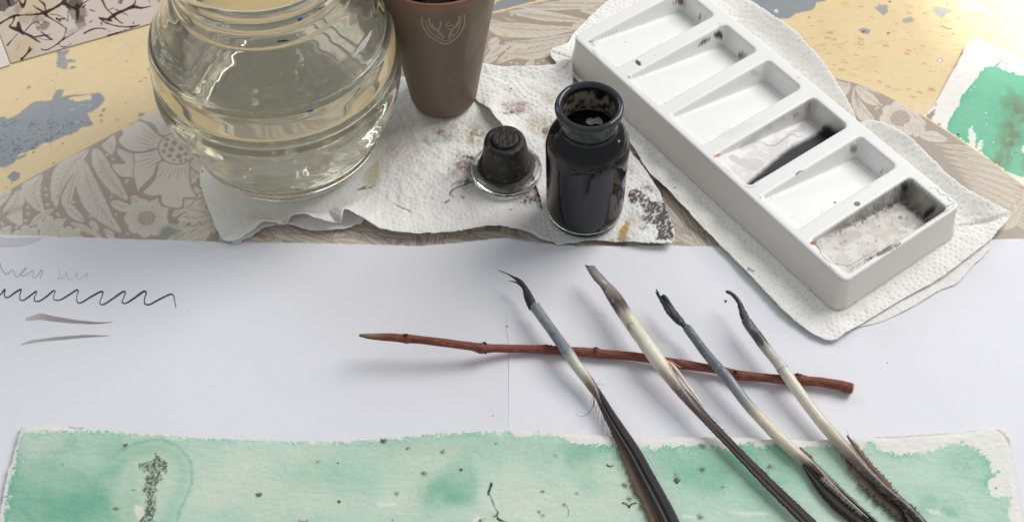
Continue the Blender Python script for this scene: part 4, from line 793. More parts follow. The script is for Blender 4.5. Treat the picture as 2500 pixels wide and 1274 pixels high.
# =================================================================== ceramic palette
PZ = .029
pal = empty("ceramic_palette", (pc[0], pc[1], ZT)); tag(pal, "long white ceramic palette with six sloping wells, ink pooled in two", "palette")
L2, W2 = .1168, .0448; rc = .0045
def rrect(a, b, r, n=10):
    out = []
    for cx, cy, a0 in ((a-r, b-r, 0), (-a+r, b-r, 90), (-a+r, -b+r, 180), (a-r, -b+r, 270)):
        for k in range(n+1):
            t = R(a0+90*k/n); out.append((cx+r*math.cos(t), cy+r*math.sin(t)))
    return np.array(out)
def w2(uv): uv = np.asarray(uv); return np.c_[pc[0]+uv[:, 0]*pe[0]+uv[:, 1]*pg[0], pc[1]+uv[:, 0]*pe[1]+uv[:, 1]*pg[1]]
o2 = rrect(L2, W2, rc)
S = Sheet(w2(o2), .0005)
u = (S.x-pc[0])*pe[0]+(S.y-pc[1])*pe[1]; v = (S.x-pc[0])*pg[0]+(S.y-pc[1])*pg[1]
z = np.zeros(S.n); er = .0018; q = np.clip((S.sd+er)/er, 0, 1); z -= er*.8*(1-np.sqrt(1-q*q*.98))
WELL = []
for k in range(6):
    u0 = -.1083+.0386*k; u1 = u0+.0292; v0, v1 = -.0402, .0372; rr = .0032
    WELL.append((u0, u1, v0, v1))
    cx, cy = (u0+u1)/2, (v0+v1)/2; qx = np.abs(u-cx)-((u1-u0)/2-rr); qy = np.abs(v-cy)-((v1-v0)/2-rr)
    t = -(np.hypot(np.maximum(qx, 0), np.maximum(qy, 0))+np.minimum(np.maximum(qx, qy), 0)-rr)        # distance inside the mouth
    D = .0022+.0128*np.clip((v-v0)/(v1-v0), 0, 1)
    wv = .0009+.13*D
    # rounded lip, steep wall, filleted foot
    s_ = np.clip(t/wv, 0, 1); dep = D*(s_*s_*(3-2*s_)*.45+s_*.55)
    dep -= .0005*np.exp(-((t-wv-.0012)/.00045)**2)*(v > v0+.006)                                          # faint raised line round each floor
    z = np.where(t > -.0015, z-np.where(t > 0, dep, 0)-.00025*smooth(-.0015, 0, t)*(t <= 0), z)
z += .00012*(fbm(S.x, S.y, .012, 3, 2)-.5)
S.z[:] = PZ+z
p = Paint(S, z=S.z); S.col[:] = lin((238, 238, 236))
GK = (62, 60, 58)
g3 = (1700, 180, 3.748); g2 = (1340, 0, 4.9); g4 = (1900, 380, 3.184)
p.frame(*g2)
for pts, c_, a_ in (([(1470, 50), (1530, 0), (1560, -20), (1620, 0), (1640, 50), (1610, 30), (1640, 80), (1580, 50), (1560, 60), (1540, 30)], (84, 66, 60), .9), ([(1790, 185), (1830, 190), (1880, 205), (1830, 215), (1780, 250), (1800, 215)], (96, 78, 72), .9), ([(1975, 410), (2020, 370), (2050, 375), (2085, 440), (2075, 475), (2000, 460), (1972, 440)], (66, 58, 50), .97),
                    ([(1780, 545), (1850, 480), (1920, 450), (1945, 465), (1890, 500), (1830, 545), (1790, 560)], (74, 64, 60), .9), ([(2258, 640), (2290, 635), (2300, 680), (2370, 650), (2370, 665), (2290, 715), (2270, 690)], (56, 52, 50), .97), ([(2300, 630), (2340, 655), (2375, 650), (2345, 668), (2310, 650)], (60, 56, 52), .95),
                    ([(468, 490), (510, 485), (530, 500), (500, 510), (485, 520)], (110, 108, 106), .85), ([(485, 515), (540, 505), (550, 570), (520, 560)], (190, 188, 188), .8), ([(330, 540), (360, 560), (365, 585), (340, 570)], (86, 74, 66), .9), ([(420, 600), (460, 625), (450, 635), (425, 620)], (120, 112, 104), .8), ([(940, 905), (975, 915), (975, 945), (950, 940)], (140, 138, 138), .85), ([(500, 580), (560, 620), (580, 690), (540, 650)], (206, 204, 200), .7)):
    p.poly(pts, c_, a_, 1.6, 3, 2, False)
p.blob(1068, 755, 8.6, 4.6, (76, 80, 80), 1, .75, 1.6, 1); p.blob(1108, 740, 1.6, 1.2, (130, 130, 130), .7); p.blob(915, 508, 1.8, 1.4, (150, 152, 156), .8); p.blob(1272, 668, 2.2, 1.4, (170, 170, 170), .7)
p.stroke([(640, 445, 1.2), (700, 415, 1.6), (760, 400, 1.2), (820, 368, 1)], 1.4, (150, 148, 146), .7, 1.5, 1); p.stroke([(1000, 730, .8), (1180, 620, 1), (1360, 515, 1)], 1, (180, 178, 178), .7); p.stroke([(650, 670, .8), (720, 735, 1), (790, 800, 1.2), (830, 812, 1.2), (900, 785, .8)], 1, (176, 176, 176), .7)
p.stroke([(1112, 870, 1), (1120, 905, 1.4), (1150, 915, 1)], 1, (190, 190, 190), .8); p.poly([(2030, 280), (2070, 290), (2060, 350), (2030, 370)], (196, 188, 176), .55, 4, 3)
p.poly([(1640, 60), (1700, 130), (1790, 210), (1740, 220), (1660, 120)], (206, 202, 198), .5, 5, 3)
p.stroke([(1110, 1080, 1.5), (1200, 1180, 1.2), (1290, 1250, 1.2)], 1.2, (190, 190, 188), .6, 2, 2)
p.frame(*g3)
def wellmask(k, pad=0):
    u0, u1, v0, v1 = WELL[k]; return (u > u0+pad) & (u < u1-pad) & (v > v0+pad) & (v < v1-pad)
# well 4: washed grey with ink drawn along its near side
wm = wellmask(3)
X, Y = p.X, p.Y; Xc, Yc = (X-1700)*3.748, (Y-180)*3.748
gw = smooth(.35, .62, fbm(X, Y, 26, 4, 15))*wm*.45; gw *= (Z_ := (S.z < PZ-.0012)); S.col[:] = S.col*(1-gw[:, None])+lin((196, 190, 184))*gw[:, None]
def dline(pts):                                          # signed distance below a polyline given in crop px, in photo px
    P = p.T(np.array(pts, float)); xs = P[:, 0]; return Y-np.interp(X, xs, P[:, 1])
inkd_ = dline([(420, 1060), (480, 1010), (560, 940), (700, 820), (800, 740), (880, 680), (980, 630), (1080, 580), (1160, 520), (1220, 500), (1290, 540)])
ia = smooth(-6, 12, inkd_+7+4*p.j1)*wm*(S.z < PZ-.0006)*smooth(430, 480, Xc+0*Yc); ia = np.clip(ia, 0, 1)**.8
S.col[:] = S.col*(1-ia[:, None])+lin((40, 38, 46))*ia[:, None]
p.blob(1195, 500, 11, 7, (44, 44, 36), .95, .2, 3, 4, 3); p.blob(1030, 290, 3, 3, (80, 70, 60), .9); p.poly([(1000, 260), (1045, 240), (1040, 350), (990, 340)], (190, 176, 166), .7, 4, 2); p.stroke([(890, 392, 4), (928, 375, 2)], 3, (96, 90, 86), .8, 1.5, 2)
p.poly([(160, 750), (190, 735), (218, 745), (195, 765), (165, 770)], (224, 118, 96), .9, 2, 4, 2)
for pts in ([(830, 560), (870, 520), (930, 490), (960, 465), (1005, 485), (990, 520), (930, 530), (870, 550)],): p.poly(pts, (208, 204, 202), .8, 2.5, 3); p.stroke([(545, 635, 1), (600, 630, 1.6), (650, 655, 2.2), (720, 655, 2.4), (800, 600, 2.6), (850, 565, 3), (900, 560, 2), (920, 580, 1.6), (960, 575, 1)], 2, (166, 158, 154), .85, 1.6, 1)
for pts, c_ in (([(390, 680), (450, 620), (540, 610), (540, 655), (460, 690), (410, 705)], (206, 200, 196)), ([(290, 760), (340, 735), (420, 780), (560, 780), (620, 830), (540, 890), (420, 850), (330, 800)], (206, 200, 198)), ([(380, 700), (455, 720), (440, 760), (380, 760), (350, 740)], (240, 240, 238))): p.poly(pts, c_, .75, 3, 6, 3)
for x, y in ((585, 757), (690, 762), (790, 768), (670, 845)): p.blob(x, y, 1.5, 1.1, (140, 136, 134), .8)
p.stroke([(255, 860, 1), (290, 890, 1.4), (325, 920, 1)], 1, (160, 156, 150), .8); p.stroke([(440, 1020, 1.5), (480, 1042, 2), (560, 1025, 1)], 1.5, (60, 58, 60), .6)
p.poly([(230, 560), (270, 490), (340, 500), (440, 440), (520, 470), (300, 590)], (228, 228, 226), .7, 3, 8)
p.stroke([(918, 918, 5), (945, 898, 4), (978, 884, 1.4)], 4, (70, 70, 70), .9, 1.4, 2); p.blob(1440, 690, 9, 10, (140, 132, 118), .85, .2, 5, 8, 4); p.blob(1690, 905, 3, 2, (120, 116, 108), .8); p.stroke([(1690, 898, 3), (1720, 905, 4), (1752, 900, 3)], 3, (110, 108, 104), .8, 1.6, 3); p.blob(1582, 722, 1.4, 1.4, (120, 118, 110), .8)
p.blob(1472, 1192, 7.5, 5.6, (120, 122, 124), 1, 0, 1.4, 1); p.blob(1472, 1192, 7.5, 5.6, (70, 72, 74), .9, 0, 1.4, 1, ring=1.6); p.blob(1268, 1180, 3.4, 2.6, (130, 132, 132), 1); p.blob(588, 1135, 1.6, 2.4, (110, 110, 108), .9, .5)
p.stroke([(370, 100, 1), (430, 75, 1.4), (520, 40, 1.4)], 1, (186, 176, 168), .7, 1.4, 2); p.poly([(510, -40), (590, 0), (560, 20), (500, 10)], (198, 188, 180), .6, 4, 2)
p.stroke([(720, 1070, 1), (735, 1130, 2), (715, 1180, 1)], 1, (222, 222, 220), .8); p.blob(935, 38, 4, 3, (206, 204, 198), .8, jag2=3)
# well 6: stained all over
p.frame(*g4); wm = wellmask(5, -.0006); low = smooth(PZ-.0007, PZ-.0016, S.z)
un = (u-WELL[5][0])/(WELL[5][1]-WELL[5][0]); vn = (v-WELL[5][2])/(WELL[5][3]-WELL[5][2])
st = wm*low*(.50+.35*smooth(.35, .68, fbm(X, Y, 20, 4, 41))); st = np.clip(st, 0, .85); S.col[:] = S.col*(1-st[:, None])+lin((190, 184, 174))*st[:, None]
st = wm*low*smooth(.50, .66, fbm(X, Y, 9, 4, 43))*smooth(.3, .8, vn)*.4; S.col[:] = S.col*(1-st[:, None])+lin((140, 138, 124))*st[:, None]
eg = np.maximum(np.exp(-((un-.12)/.06)**2)*smooth(.02, .25, vn), np.maximum(np.exp(-((un-.90)/.045)**2)*smooth(.05, .2, vn), np.exp(-((vn-.93)/.04)**2)*.9))
st = np.clip(wm*low*eg*(.15+.85*smooth(.46, .66, fbm(X, Y, 6, 4, 45))), 0, .9); S.col[:] = S.col*(1-st[:, None])+lin((52, 48, 42))*st[:, None]
st = np.clip(wm*low*(vn > .90)*.6*(.5+fbm(X, Y, 10, 3, 46)), 0, .8); S.col[:] = S.col*(1-st[:, None])+lin((128, 124, 112))*st[:, None]
st = np.clip(wm*low*(un < .11)*.6*smooth(.35, .7, fbm((X+Y*1.6)/6, Y*1.2, 3, 3, 47))*smooth(.1, .4, vn), 0, .85); S.col[:] = S.col*(1-st[:, None])+lin((92, 88, 80))*st[:, None]
p.blob(985, 255, 9, 8, (48, 44, 38), .9, .3, 4, 4); p.poly([(1150, 425), (1190, 402), (1225, 405), (1210, 440), (1150, 480), (1120, 500), (1130, 470)], (46, 42, 38), .95, 2.5, 3)
p.poly([(470, 660), (520, 600), (600, 585), (660, 620), (600, 660), (520, 700), (470, 700)], (176, 170, 162), .6, 8, 8); p.stroke([(255, 680, 4), (300, 700, 2.5), (340, 770, 1.5), (380, 810, 1.5), (430, 838, 1.8), (500, 850, 1.4), (550, 855, 2), (600, 830, 1.2), (700, 760, 1)], 2, (110, 96, 84), .85, 1.5, 2)
p.poly([(245, 680), (260, 665), (300, 665), (290, 690), (260, 690)], (150, 90, 50), .8, 2, 3); p.stroke([(430, 715, 2), (470, 725, 1), (530, 730, 1), (580, 715, 1)], 1.4, (120, 112, 104), .7, 1.5, 2)
for x, y, r_ in ((838, 415, 2.4), (1005, 425, 2.4), (785, 548, 3), (697, 682, 2.4), (760, 665, 2.4), (620, 680, 2.2), (485, 682, 2.2), (662, 780, 1.6), (990, 552, 3), (1000, 340, 1.8), (520, 665, 3), (648, 612, 1.4), (950, 480, 5), (700, 600, 1.5)): p.blob(x, y, r_, r_*.85, (112, 112, 98), .75, 0, 1.6, 2)
for pts in ([(765, 750), (800, 740), (870, 700), (950, 672), (955, 690), (880, 730), (800, 780), (765, 785)],): p.poly(pts, (112, 108, 100), .85, 2.5, 7, 5)
for pts in ([(1100, 560, 1), (1130, 500, 2), (1200, 470, 2), (1250, 430, 2), (1290, 400, 1.5)], [(1180, 500, 2), (1250, 450, 3), (1320, 390, 3), (1380, 370, 2)], [(1120, 550, 2), (1160, 530, 1), (1300, 440, 1.4), (1370, 390, 1)], [(1180, 250, 1.6), (1230, 260, 2), (1260, 300, 3), (1310, 310, 2), (1330, 350, 3), (1360, 360, 2)], [(540, 860, 1), (650, 800, 1.6), (760, 735, 1.4)], [(400, 860, 1.4), (440, 900, 1), (520, 960, 1)]): p.stroke(pts, 2, (140, 138, 130), .75, 1.8, 3)
p.blob(440, 366, 3.4, 2.6, (128, 130, 130), 1); p.blob(340, 440, 1.6, 1.4, (170, 170, 168), .9); p.stroke([(117, 462, 1), (122, 480, 1)], 1, (170, 170, 170), .8); p.stroke([(800, 125, 3), (830, 130, 4), (855, 125, 2)], 3, (120, 116, 108), .8, 1.5, 3); p.blob(700, 240, 2.4, 1, (180, 180, 178), .8, -.4); p.blob(755, 300, 2, 1.4, (170, 168, 164), .7); p.blob(118, 960, 2, 1.6, (214, 208, 200), .8)
M_cer = mat_col("glazed_ceramic", rough=.36, grain=.0, spec=.35, coat=.0, bumps=((45, .10, .0015, 2),))
S.build("top", M_cer, pal)
n_ = len(o2); prof = [(0.0000, PZ-er*.62), (.0001, PZ-er*1.0), (.0003, PZ-.006), (.0010, PZ-.012), (.0022, PZ-.019), (.0032, ZT+.0030), (.0031, ZT+.0018), (.0022, ZT+.0011), (-.002, ZT+.0011)]
V = []
for dd, zz in prof:
    g_ = w2(rrect(L2+dd, W2+dd, rc+max(dd, -.002)+.0005*(dd > 0))); V += [(a[0], a[1], zz) for a in g_]
Fq = np.array([[r*n_+i, (r+1)*n_+i, (r+1)*n_+(i+1) % n_, r*n_+(i+1) % n_] for r in range(len(prof)-1) for i in range(n_)])
V = np.array(V); cw = np.tile(lin((226, 224, 217)), (len(V), 1))
V = np.vstack([V, [[pc[0], pc[1], prof[-1][1]]]]); cw = np.vstack([cw, cw[:1]]); b0 = (len(prof)-1)*n_
mesh_np("side_wall", V, [Fq, np.array([[b0+i, len(V)-1, b0+(i+1) % n_] for i in range(n_)])], M_cer, pal, cw)
# two small rusty chips on the rim by the first well are separate marks in the glaze

# =================================================================== glass bowl with water
zb = .0056
bowl = empty("glass_bowl", (BX, BY, zb)); tag(bowl, "round ribbed clear glass bowl half full of yellowish rinse water", "bowl")
outer = [(0, .0026), (.030, .0024), (.044, .0018), (.0475, .0004), (.0495, 0), (.0515, .0006), (.0530, .0025), (.0538, .0048), (.0536, .0064), (.0548, .0078), (.0562, .0098), (.0566, .0118), (.0552, .0138), (.0566, .0160), (.0600, .0225), (.0632, .0300), (.0656, .0380), (.0668, .0460), (.0668, .0505), (.0660, .0540), (.0646, .0560), (.0640, .0572), (.0655, .0586), (.0654, .0602), (.0637, .0618), (.0643, .0640), (.0642, .0690), (.0636, .0735), (.0624, .0772), (.0612, .0790), (.0600, .0798), (.0598, .0812), (.0590, .0832), (.0572, .0856), (.0552, .0878), (.0534, .0892), (.0524, .0903), (.0512, .0935), (.0494, .0975), (.0472, .1015), (.0452, .1045), (.0444, .1062), (.0446, .1082), (.0440, .1105), (.0434, .1135), (.0434, .1165), (.0441, .1185), (.0445, .1205), (.0441, .1225), (.0437, .1245), (.0445, .1262), (.0458, .1275), (.0466, .1292), (.0468, .1315), (.0462, .1335), (.0448, .1345)]
inner = [(.0436, .1340), (.0428, .1322), (.0424, .1290), (.0416, .1240), (.0412, .1180), (.0412, .1120), (.0418, .1075), (.0426, .1045), (.0446, .1005), (.0468, .0965), (.0486, .0925), (.0500, .0895), (.0520, .0872), (.0544, .0848), (.0568, .0818), (.0588, .0785), (.0604, .0750), (.0614, .0700), (.0619, .0650), (.0624, .0590), (.0632, .0530), (.0638, .0475), (.0630, .0390), (.0606, .0300), (.0570, .0220), (.0525, .0150), (.0470, .0100), (.0400, .0078), (.0300, .0070), (.0180, .0066), (.0080, .0064), (0, .0064)]
ZK = [0, .0136, .0505, .0790, .0885, .1062, .1290, .1345, .14]; ZM = [0, .0152, .0570, .0905, .1000, .1185, .1400, .1450, .150]
RK = [0, .0136, .0500, .0800, .0900, .1062, .1300, .1400]; RM = [.940, .985, 1.038, 1.06, 1.085, 1.075, 1.07, 1.07]
outer = [(r_*np.interp(z_, RK, RM), np.interp(z_, ZK, ZM)) for r_, z_ in outer]
inner = [((r_+.0011*smooth(.012, .03, z_)*smooth(.134, .128, z_)*1.25)*np.interp(z_, RK, RM), np.interp(z_, ZK, ZM)) for r_, z_ in inner]
gi = catmull(np.array(inner, float), 4); go = catmull(np.array(outer, float), 4); go[:, 0] = np.maximum(go[:, 0], 0); gi[:, 0] = np.maximum(gi[:, 0], 0)
V, Fq = lathe(np.vstack([go, gi]), 160, (BX, BY, zb))
rad = np.hypot(V[:, 0]-BX, V[:, 1]-BY); zr = V[:, 2]-zb; m = (zr > .0058) & (zr < .012) & (rad < .050)
V[:, 2] += np.where(m, .0046*(fbm(V[:, 0], V[:, 1], .0060, 3, 5)-.5)*smooth(.045, .03, rad), 0)
m = np.arange(len(V)) < len(go)*160
ax_ = np.arctan2(V[:, 1]-BY, V[:, 0]-BX); wob = 1+.0012*(fbm(ax_*1.2+10, zr/.02, 1, 2, 8)-.5)
V[:, 0] = BX+(V[:, 0]-BX)*wob; V[:, 1] = BY+(V[:, 1]-BY)*wob
M_glass = mat_glass("bowl_glass", (.955, .955, .915), .006, 1.45); M_glass.node_tree.nodes["Principled BSDF"].inputs["Transmission Weight"].default_value = .95
mesh_np("glass_wall", V, Fq, M_glass, bowl)
WL = .0870
wi = gi[(gi[:, 1] < WL)]; wr_ = np.interp(WL, [wi[0, 1], wi[0, 1]+.01], [wi[0, 0], wi[0, 0]-.003])
wp_ = np.vstack([[(0, WL)], [(.03, WL)], [(wr_-.002, WL)], [(wr_+.0003, WL+.0004)], wi+np.array([.0004, -.0003])]); wp_[:, 0] = np.maximum(wp_[:, 0], 0)
V, Fq = lathe(wp_[::-1], 128, (BX, BY, zb))
rad = np.hypot(V[:, 0]-BX, V[:, 1]-BY); zr = V[:, 2]-zb; m = (zr < .012) & (rad < .050)
V[:, 2] += np.where(m, .0046*(fbm(V[:, 0], V[:, 1], .0060, 3, 5)-.5)*smooth(.045, .03, rad), 0)
M_water = mat_glass("rinse_water", (1, 1, 1), 0, 1.33, wav=.03, wsc=60, absorb=(.80, .73, .46), dens=5)
mesh_np("water", V, Fq, M_water, bowl)
def on_rev(px, py, cx, cy, z0, prof):
    """first point where the sight line meets a turned surface, with its outward direction"""
    d = ray(px, py); pr = np.array(prof); best = None
    for s_ in np.linspace(.45, 1.1, 6501):
        q = np.array([0, 0, H])+d*s_; zz = q[2]-z0
        if zz < pr[:, 1].min() or zz > pr[:, 1].max(): continue
        o = np.argsort(pr[:, 1]); r_ = np.interp(zz, pr[o, 1], pr[o, 0])
        if math.hypot(q[0]-cx, q[1]-cy) <= r_: return q, np.array([q[0]-cx, q[1]-cy, 0])/max(r_, 1e-6)
    return None
M_blue = mat_col("blue_paint", rough=.5, grain=.05, attr=False, color=tuple(lin((60, 86, 178))))
M_dk = mat_col("dark_speck", rough=.6, grain=.05, attr=False, color=tuple(lin((52, 50, 42))))
def speck(px, py, r, name, mat, parent, cx, cy, z0, prof, sx=1, rot=0):
    h_ = on_rev(px, py, cx, cy, z0, prof)
    if h_ is None: return
    q, nrm = h_; t1 = np.array([-nrm[1], nrm[0], 0]); t2 = np.array([0, 0, 1.0]); k = 10; V = []
    for i in range(k):
        a = 2*math.pi*i/k; rr = r*(.65+.7*RNG.random()); du, dv = math.cos(a)*rr*sx, math.sin(a)*rr; c_, s_ = math.cos(rot), math.sin(rot); V.append(q+nrm*.00015+t1*(du*c_-dv*s_)+t2*(du*s_+dv*c_))
    V.append(q+nrm*.0007); return mesh_np(name, np.array(V), [np.array([[i, (i+1) % k, k] for i in range(k)])], mat, parent)
op = [(r, z) for r, z in outer if z > .03]
tag(speck(732, 48, .0011, "paint_speck", M_blue, bowl, BX, BY, zb, op, 1.2), "blue paint speck on the neck"); tag(speck(757, 271, .0011, "paint_speck", M_blue, bowl, BX, BY, zb, op, 1.5), "blue paint speck below the shoulder")
tag(speck(690, 100, .0007, "paint_speck", M_dk, bowl, BX, BY, zb, op, 6, -.15), "dark dash on the shoulder")

# =================================================================== brown stoneware cup
zc = .0052
cup = empty("brown_cup", (CUX, CUY, zc)); tag(cup, "tapered brown stoneware cup with an engraved antler emblem, holding brushes", "cup")
co = [(0, .0006), (.0150, .0004), (.0170, 0), (.0181, .0008), (.0190, .0026), (.0196, .006), (.0204, .014), (.0220, .030), (.0240, .052), (.0262, .074), (.0282, .0925), (.0292, .0985), (.0294, .1000), (.0289, .1010), (.0281, .1008), (.0277, .0995), (.0268, .0900), (.0246, .0700), (.0222, .0480), (.0200, .0250), (.0180, .0080), (.0120, .0055), (0, .0050)]
co = [(r_*np.interp(z_, [0, .1], [1.04, 1.275]), z_*1.06) for r_, z_ in co]
cpz = catmull(np.array(co, float), 6); cpz[:, 0] = np.maximum(cpz[:, 0], 0); V, Fq = lathe(cpz, 120, (CUX, CUY, zc))
zr = V[:, 2]-zc; th = np.arctan2(V[:, 1]-CUY, V[:, 0]-CUX)
nz_ = fbm(th*6+20, zr/.004, 1, 4, 4); bb = lin((124, 105, 89))*(.84+.28*nz_[:, None]); rim = smooth(.096, .107, zr+.010*(fbm(th*3+9, zr/.02, 1, 3, 5)-.5))[:, None]
bb = bb*(1-.75*rim)+lin((146, 102, 80))*.75*rim; lo = smooth(.020, .0, zr)[:, None]; bb = bb*(1-.3*lo)+lin((122, 98, 84))*.3*lo
gl = smooth(.60, .72, fbm(th*2.4+4, zr/.016, 1, 3, 8))[:, None]*smooth(.03, .06, zr)[:, None]; bb = bb*(1-.3*gl)+lin((150, 140, 128))*.3*gl
M_cup = mat_col("salt_glazed_stoneware", rough=.5, grain=.10, gscale=900, bumps=((900, .35, .0003, 3), (160, .2, .0005, 2)), spec=.45)
mesh_np("body", V, Fq, M_cup, cup, bb)
M_eng = mat_col("engraved_slip", rough=.8, grain=.15, gscale=2500, attr=False, color=tuple(lin((168, 152, 138))), bumps=((2000, .4, .0003, 2),))
cprof = [(r, z) for r, z in co[:13] if z > 0]
def engrave(pts, w):
    P = catmull(np.array([(900+x/2.45, y/2.45) for x, y in pts], float), 6); V = []
    for i, q in enumerate(P):
        d = P[min(i+1, len(P)-1)]-P[max(i-1, 0)]; d /= np.linalg.norm(d)+1e-9; nn = np.array([-d[1], d[0]]); ww = 1.5*w/2.45/2*(.75+.5*RNG.random())
        for s_ in (-1, 0, 1):
            h_ = on_rev(*(q+nn*ww*s_), CUX, CUY, zc, cprof)
            if h_ is None: return None
            V.append(h_[0]+h_[1]*(.00012+(.00012 if s_ == 0 else 0)))
    return np.array(V), np.array([[i*3+k, i*3+k+1, i*3+4+k, i*3+3+k] for i in range(len(P)-1) for k in range(2)])
EV, EF, off = [], [], 0
for pts, w in (([(322, 98), (318, 130), (332, 175), (372, 222), (420, 250), (462, 264), (510, 240), (548, 198), (572, 140), (570, 85)], 7), ([(342, 120), (352, 165), (392, 212), (436, 238), (468, 246), (505, 222), (536, 178), (552, 120), (550, 95)], 5),
               ([(362, 105), (365, 140), (382, 168), (410, 182), (432, 205), (448, 232)], 9), ([(388, 172), (384, 150), (378, 130)], 5), ([(412, 186), (425, 165), (432, 145), (428, 125)], 7), ([(400, 172), (398, 158)], 5), ([(436, 212), (420, 205), (405, 210)], 5),
               ([(540, 98), (538, 135), (520, 160), (505, 172), (492, 195), (478, 232)], 9), ([(516, 166), (498, 152), (478, 158), (462, 150), (478, 138), (488, 130)], 6), ([(500, 182), (486, 176), (470, 168)], 6), ([(522, 150), (528, 132)], 5), ([(488, 205), (498, 210), (508, 206)], 5)):
    r_ = engrave(pts, w)
    if r_: EV.append(r_[0]); EF.append(r_[1]+off); off += len(r_[0])
tag(mesh_np("emblem", np.vstack(EV), [np.vstack(EF)], M_eng, cup), "heart-shaped crest framing a pair of antlers")
# what stands in the cup
def rod(name, label, cat, a, b, r0, r1, mat, colr=None, flat=1.0, n=14, segs=6, group=None):
    a = np.array(a); b = np.array(b); e = empty(name, tuple(a)); tag(e, label, cat, group)
    P = np.array([a+(b-a)*t for t in np.linspace(0, 1, segs)]); rd = np.linspace(r0, r1, segs); V, Fs, T, A = tube(P, rd, n, flat=np.full(segs, flat)); mesh_np("handle", V, Fs, mat, e); 
    V, Fs, T, A = tube(np.array([a+(b-a)*t for t in (.86, .93, .99)]), [r1*1.18, r1*1.25, r1*1.1], n, flat=np.full(3, flat)); mesh_np("ferrule", V, Fs, M_met, e); return e
M_navy = mat_col("navy_lacquer", rough=.25, grain=.03, attr=False, color=tuple(lin((34, 40, 66))), coat=.4)
M_blk = mat_col("black_lacquer", rough=.3, grain=.03, attr=False, color=tuple(lin((28, 27, 27))), coat=.3)
M_met = mat_col("dull_metal", rough=.35, grain=.03, attr=False, color=tuple(lin((150, 150, 150)))); M_met.node_tree.nodes["Principled BSDF"].inputs['Metallic'].default_value = .9
M_tan = mat_col("bare_wood", rough=.6, grain=.15, gscale=120, attr=False, color=tuple(lin((184, 142, 98))), stretch=((1, 1, .1), 0))
M_gry = mat_col("grey_plastic", rough=.45, grain=.03, attr=False, color=tuple(lin((140, 142, 146))))
cx_, cy_ = CUX, CUY
rod("paintbrush", "black-handled brush leaning left in the brown cup", "paintbrush", (cx_-.012, cy_-.004, zc+.010), (cx_-.034, cy_+.030, zc+.170), .0024, .0034, M_blk)
rod("paintbrush", "navy-handled brush in the brown cup, near its front rim", "paintbrush", (cx_-.005, cy_-.006, zc+.010), (cx_-.020, cy_-.012, zc+.170), .0030, .0036, M_navy)
rod("palette_knife", "broad flat grey-handled knife in the middle of the brown cup", "palette knife", (cx_+.001, cy_+.002, zc+.010), (cx_+.002, cy_-.004, zc+.170), .0085, .0095, M_gry, flat=.22)
rod("paintbrush", "thick black-handled brush leaning right in the brown cup", "paintbrush", (cx_+.004, cy_-.004, zc+.010), (cx_+.018, cy_-.012, zc+.170), .0036, .0044, M_blk)
rod("pencil", "bare wooden stick against the cup's right inner wall", "pencil", (cx_+.011, cy_-.004, zc+.008), (cx_+.030, cy_+.006, zc+.170), .0032, .0040, M_tan)

# =================================================================== glass stopper with black cork
zs = .0056
stp = empty("bottle_stopper", (STX, STY, zs)); tag(stp, "ink-blackened cork stopper standing on its round glass flange", "stopper")
M_clear = mat_glass("clear_glass", (.93, .95, .94), .02, 1.48, wav=.06, wsc=80)
fp = catmull(np.array([(0, .0002), (.015, 0), (.0190, .0002), (.0203, .0012), (.0205, .0026), (.0200, .0040), (.0186, .0046), (.0165, .0048), (.014, .0056), (.012, .0062), (0, .0064)], float), 5); fp[:, 0] = np.maximum(fp[:, 0], 0)
V, Fq = lathe(fp, 96, (STX, STY, zs)); mesh_np("glass_flange", V, Fq, M_clear, stp)
cf = catmull(np.array([(0, .0064), (.0120, .0063), (.0142, .0066), (.0141, .0080), (.0136, .0092), (.0132, .0150), (.0124, .0220), (.0118, .0258), (.0112, .0270), (.0102, .0275), (.0088, .0276), (.0080, .0272), (.0077, .0278), (.0076, .0288), (.0066, .0294), (.0046, .0293), (.0038, .0292), (.0031, .0294), (.0016, .0293), (0, .0292)], float), 5); cf[:, 0] = np.maximum(cf[:, 0], 0)
V, Fq = lathe(cf, 110, (STX, STY, zs)); th = np.arctan2(V[:, 1]-STY, V[:, 0]-STX); zr = V[:, 2]-zs; rr = np.hypot(V[:, 0]-STX, V[:, 1]-STY)
jt = 1+.035*(fbm(th*3+10, zr/.004+rr/.004, 1, 3, 3)-.5)+.16*smooth(.0098, .0066, zr)*(fbm(th*4+30, zr/.002, 1, 3, 31)-.42); V[:, 0] = STX+(V[:, 0]-STX)*jt; V[:, 1] = STY+(V[:, 1]-STY)*jt
V[:, 2] += .0006*(fbm(V[:, 0], V[:, 1], .004, 3, 6)-.5)*(zr > .02); V[:, 0] -= .0010*smooth(.006, .03, zr)
kc = fbm(th*5+40, zr/.003+rr/.003, 1, 4, 9)[:, None]; cc2 = lin((31, 30, 29))*(.6+.9*kc); hl = smooth(.62, .74, kc)*(.25+.5*np.exp(-((zr-.0255)/.002)**2))[:, None]; cc2 = cc2*(1-hl)+lin((118, 114, 110))*hl
M_cork = mat_col("inked_cork", rough=.55, grain=.15, gscale=900, bumps=((700, .7, .0005, 3), (250, .5, .0008, 3)), spec=.5)
mesh_np("cork", V, Fq, M_cork, stp, cc2)
V, Fs = lathe([(.0128, .00675), (.0150, .0062), (.0168, .0056)], 80, (STX, STY, zs)); thf = np.arctan2(V[:, 1]-STY, V[:, 0]-STX); k = 1+.12*(fbm(thf*4+9, thf*0, 1, 4, 77)-.5); V[:, 0] = STX+(V[:, 0]-STX)*k; V[:, 1] = STY+(V[:, 1]-STY)*k
mesh_np("ink_crust", V, Fs, M_dk, stp)

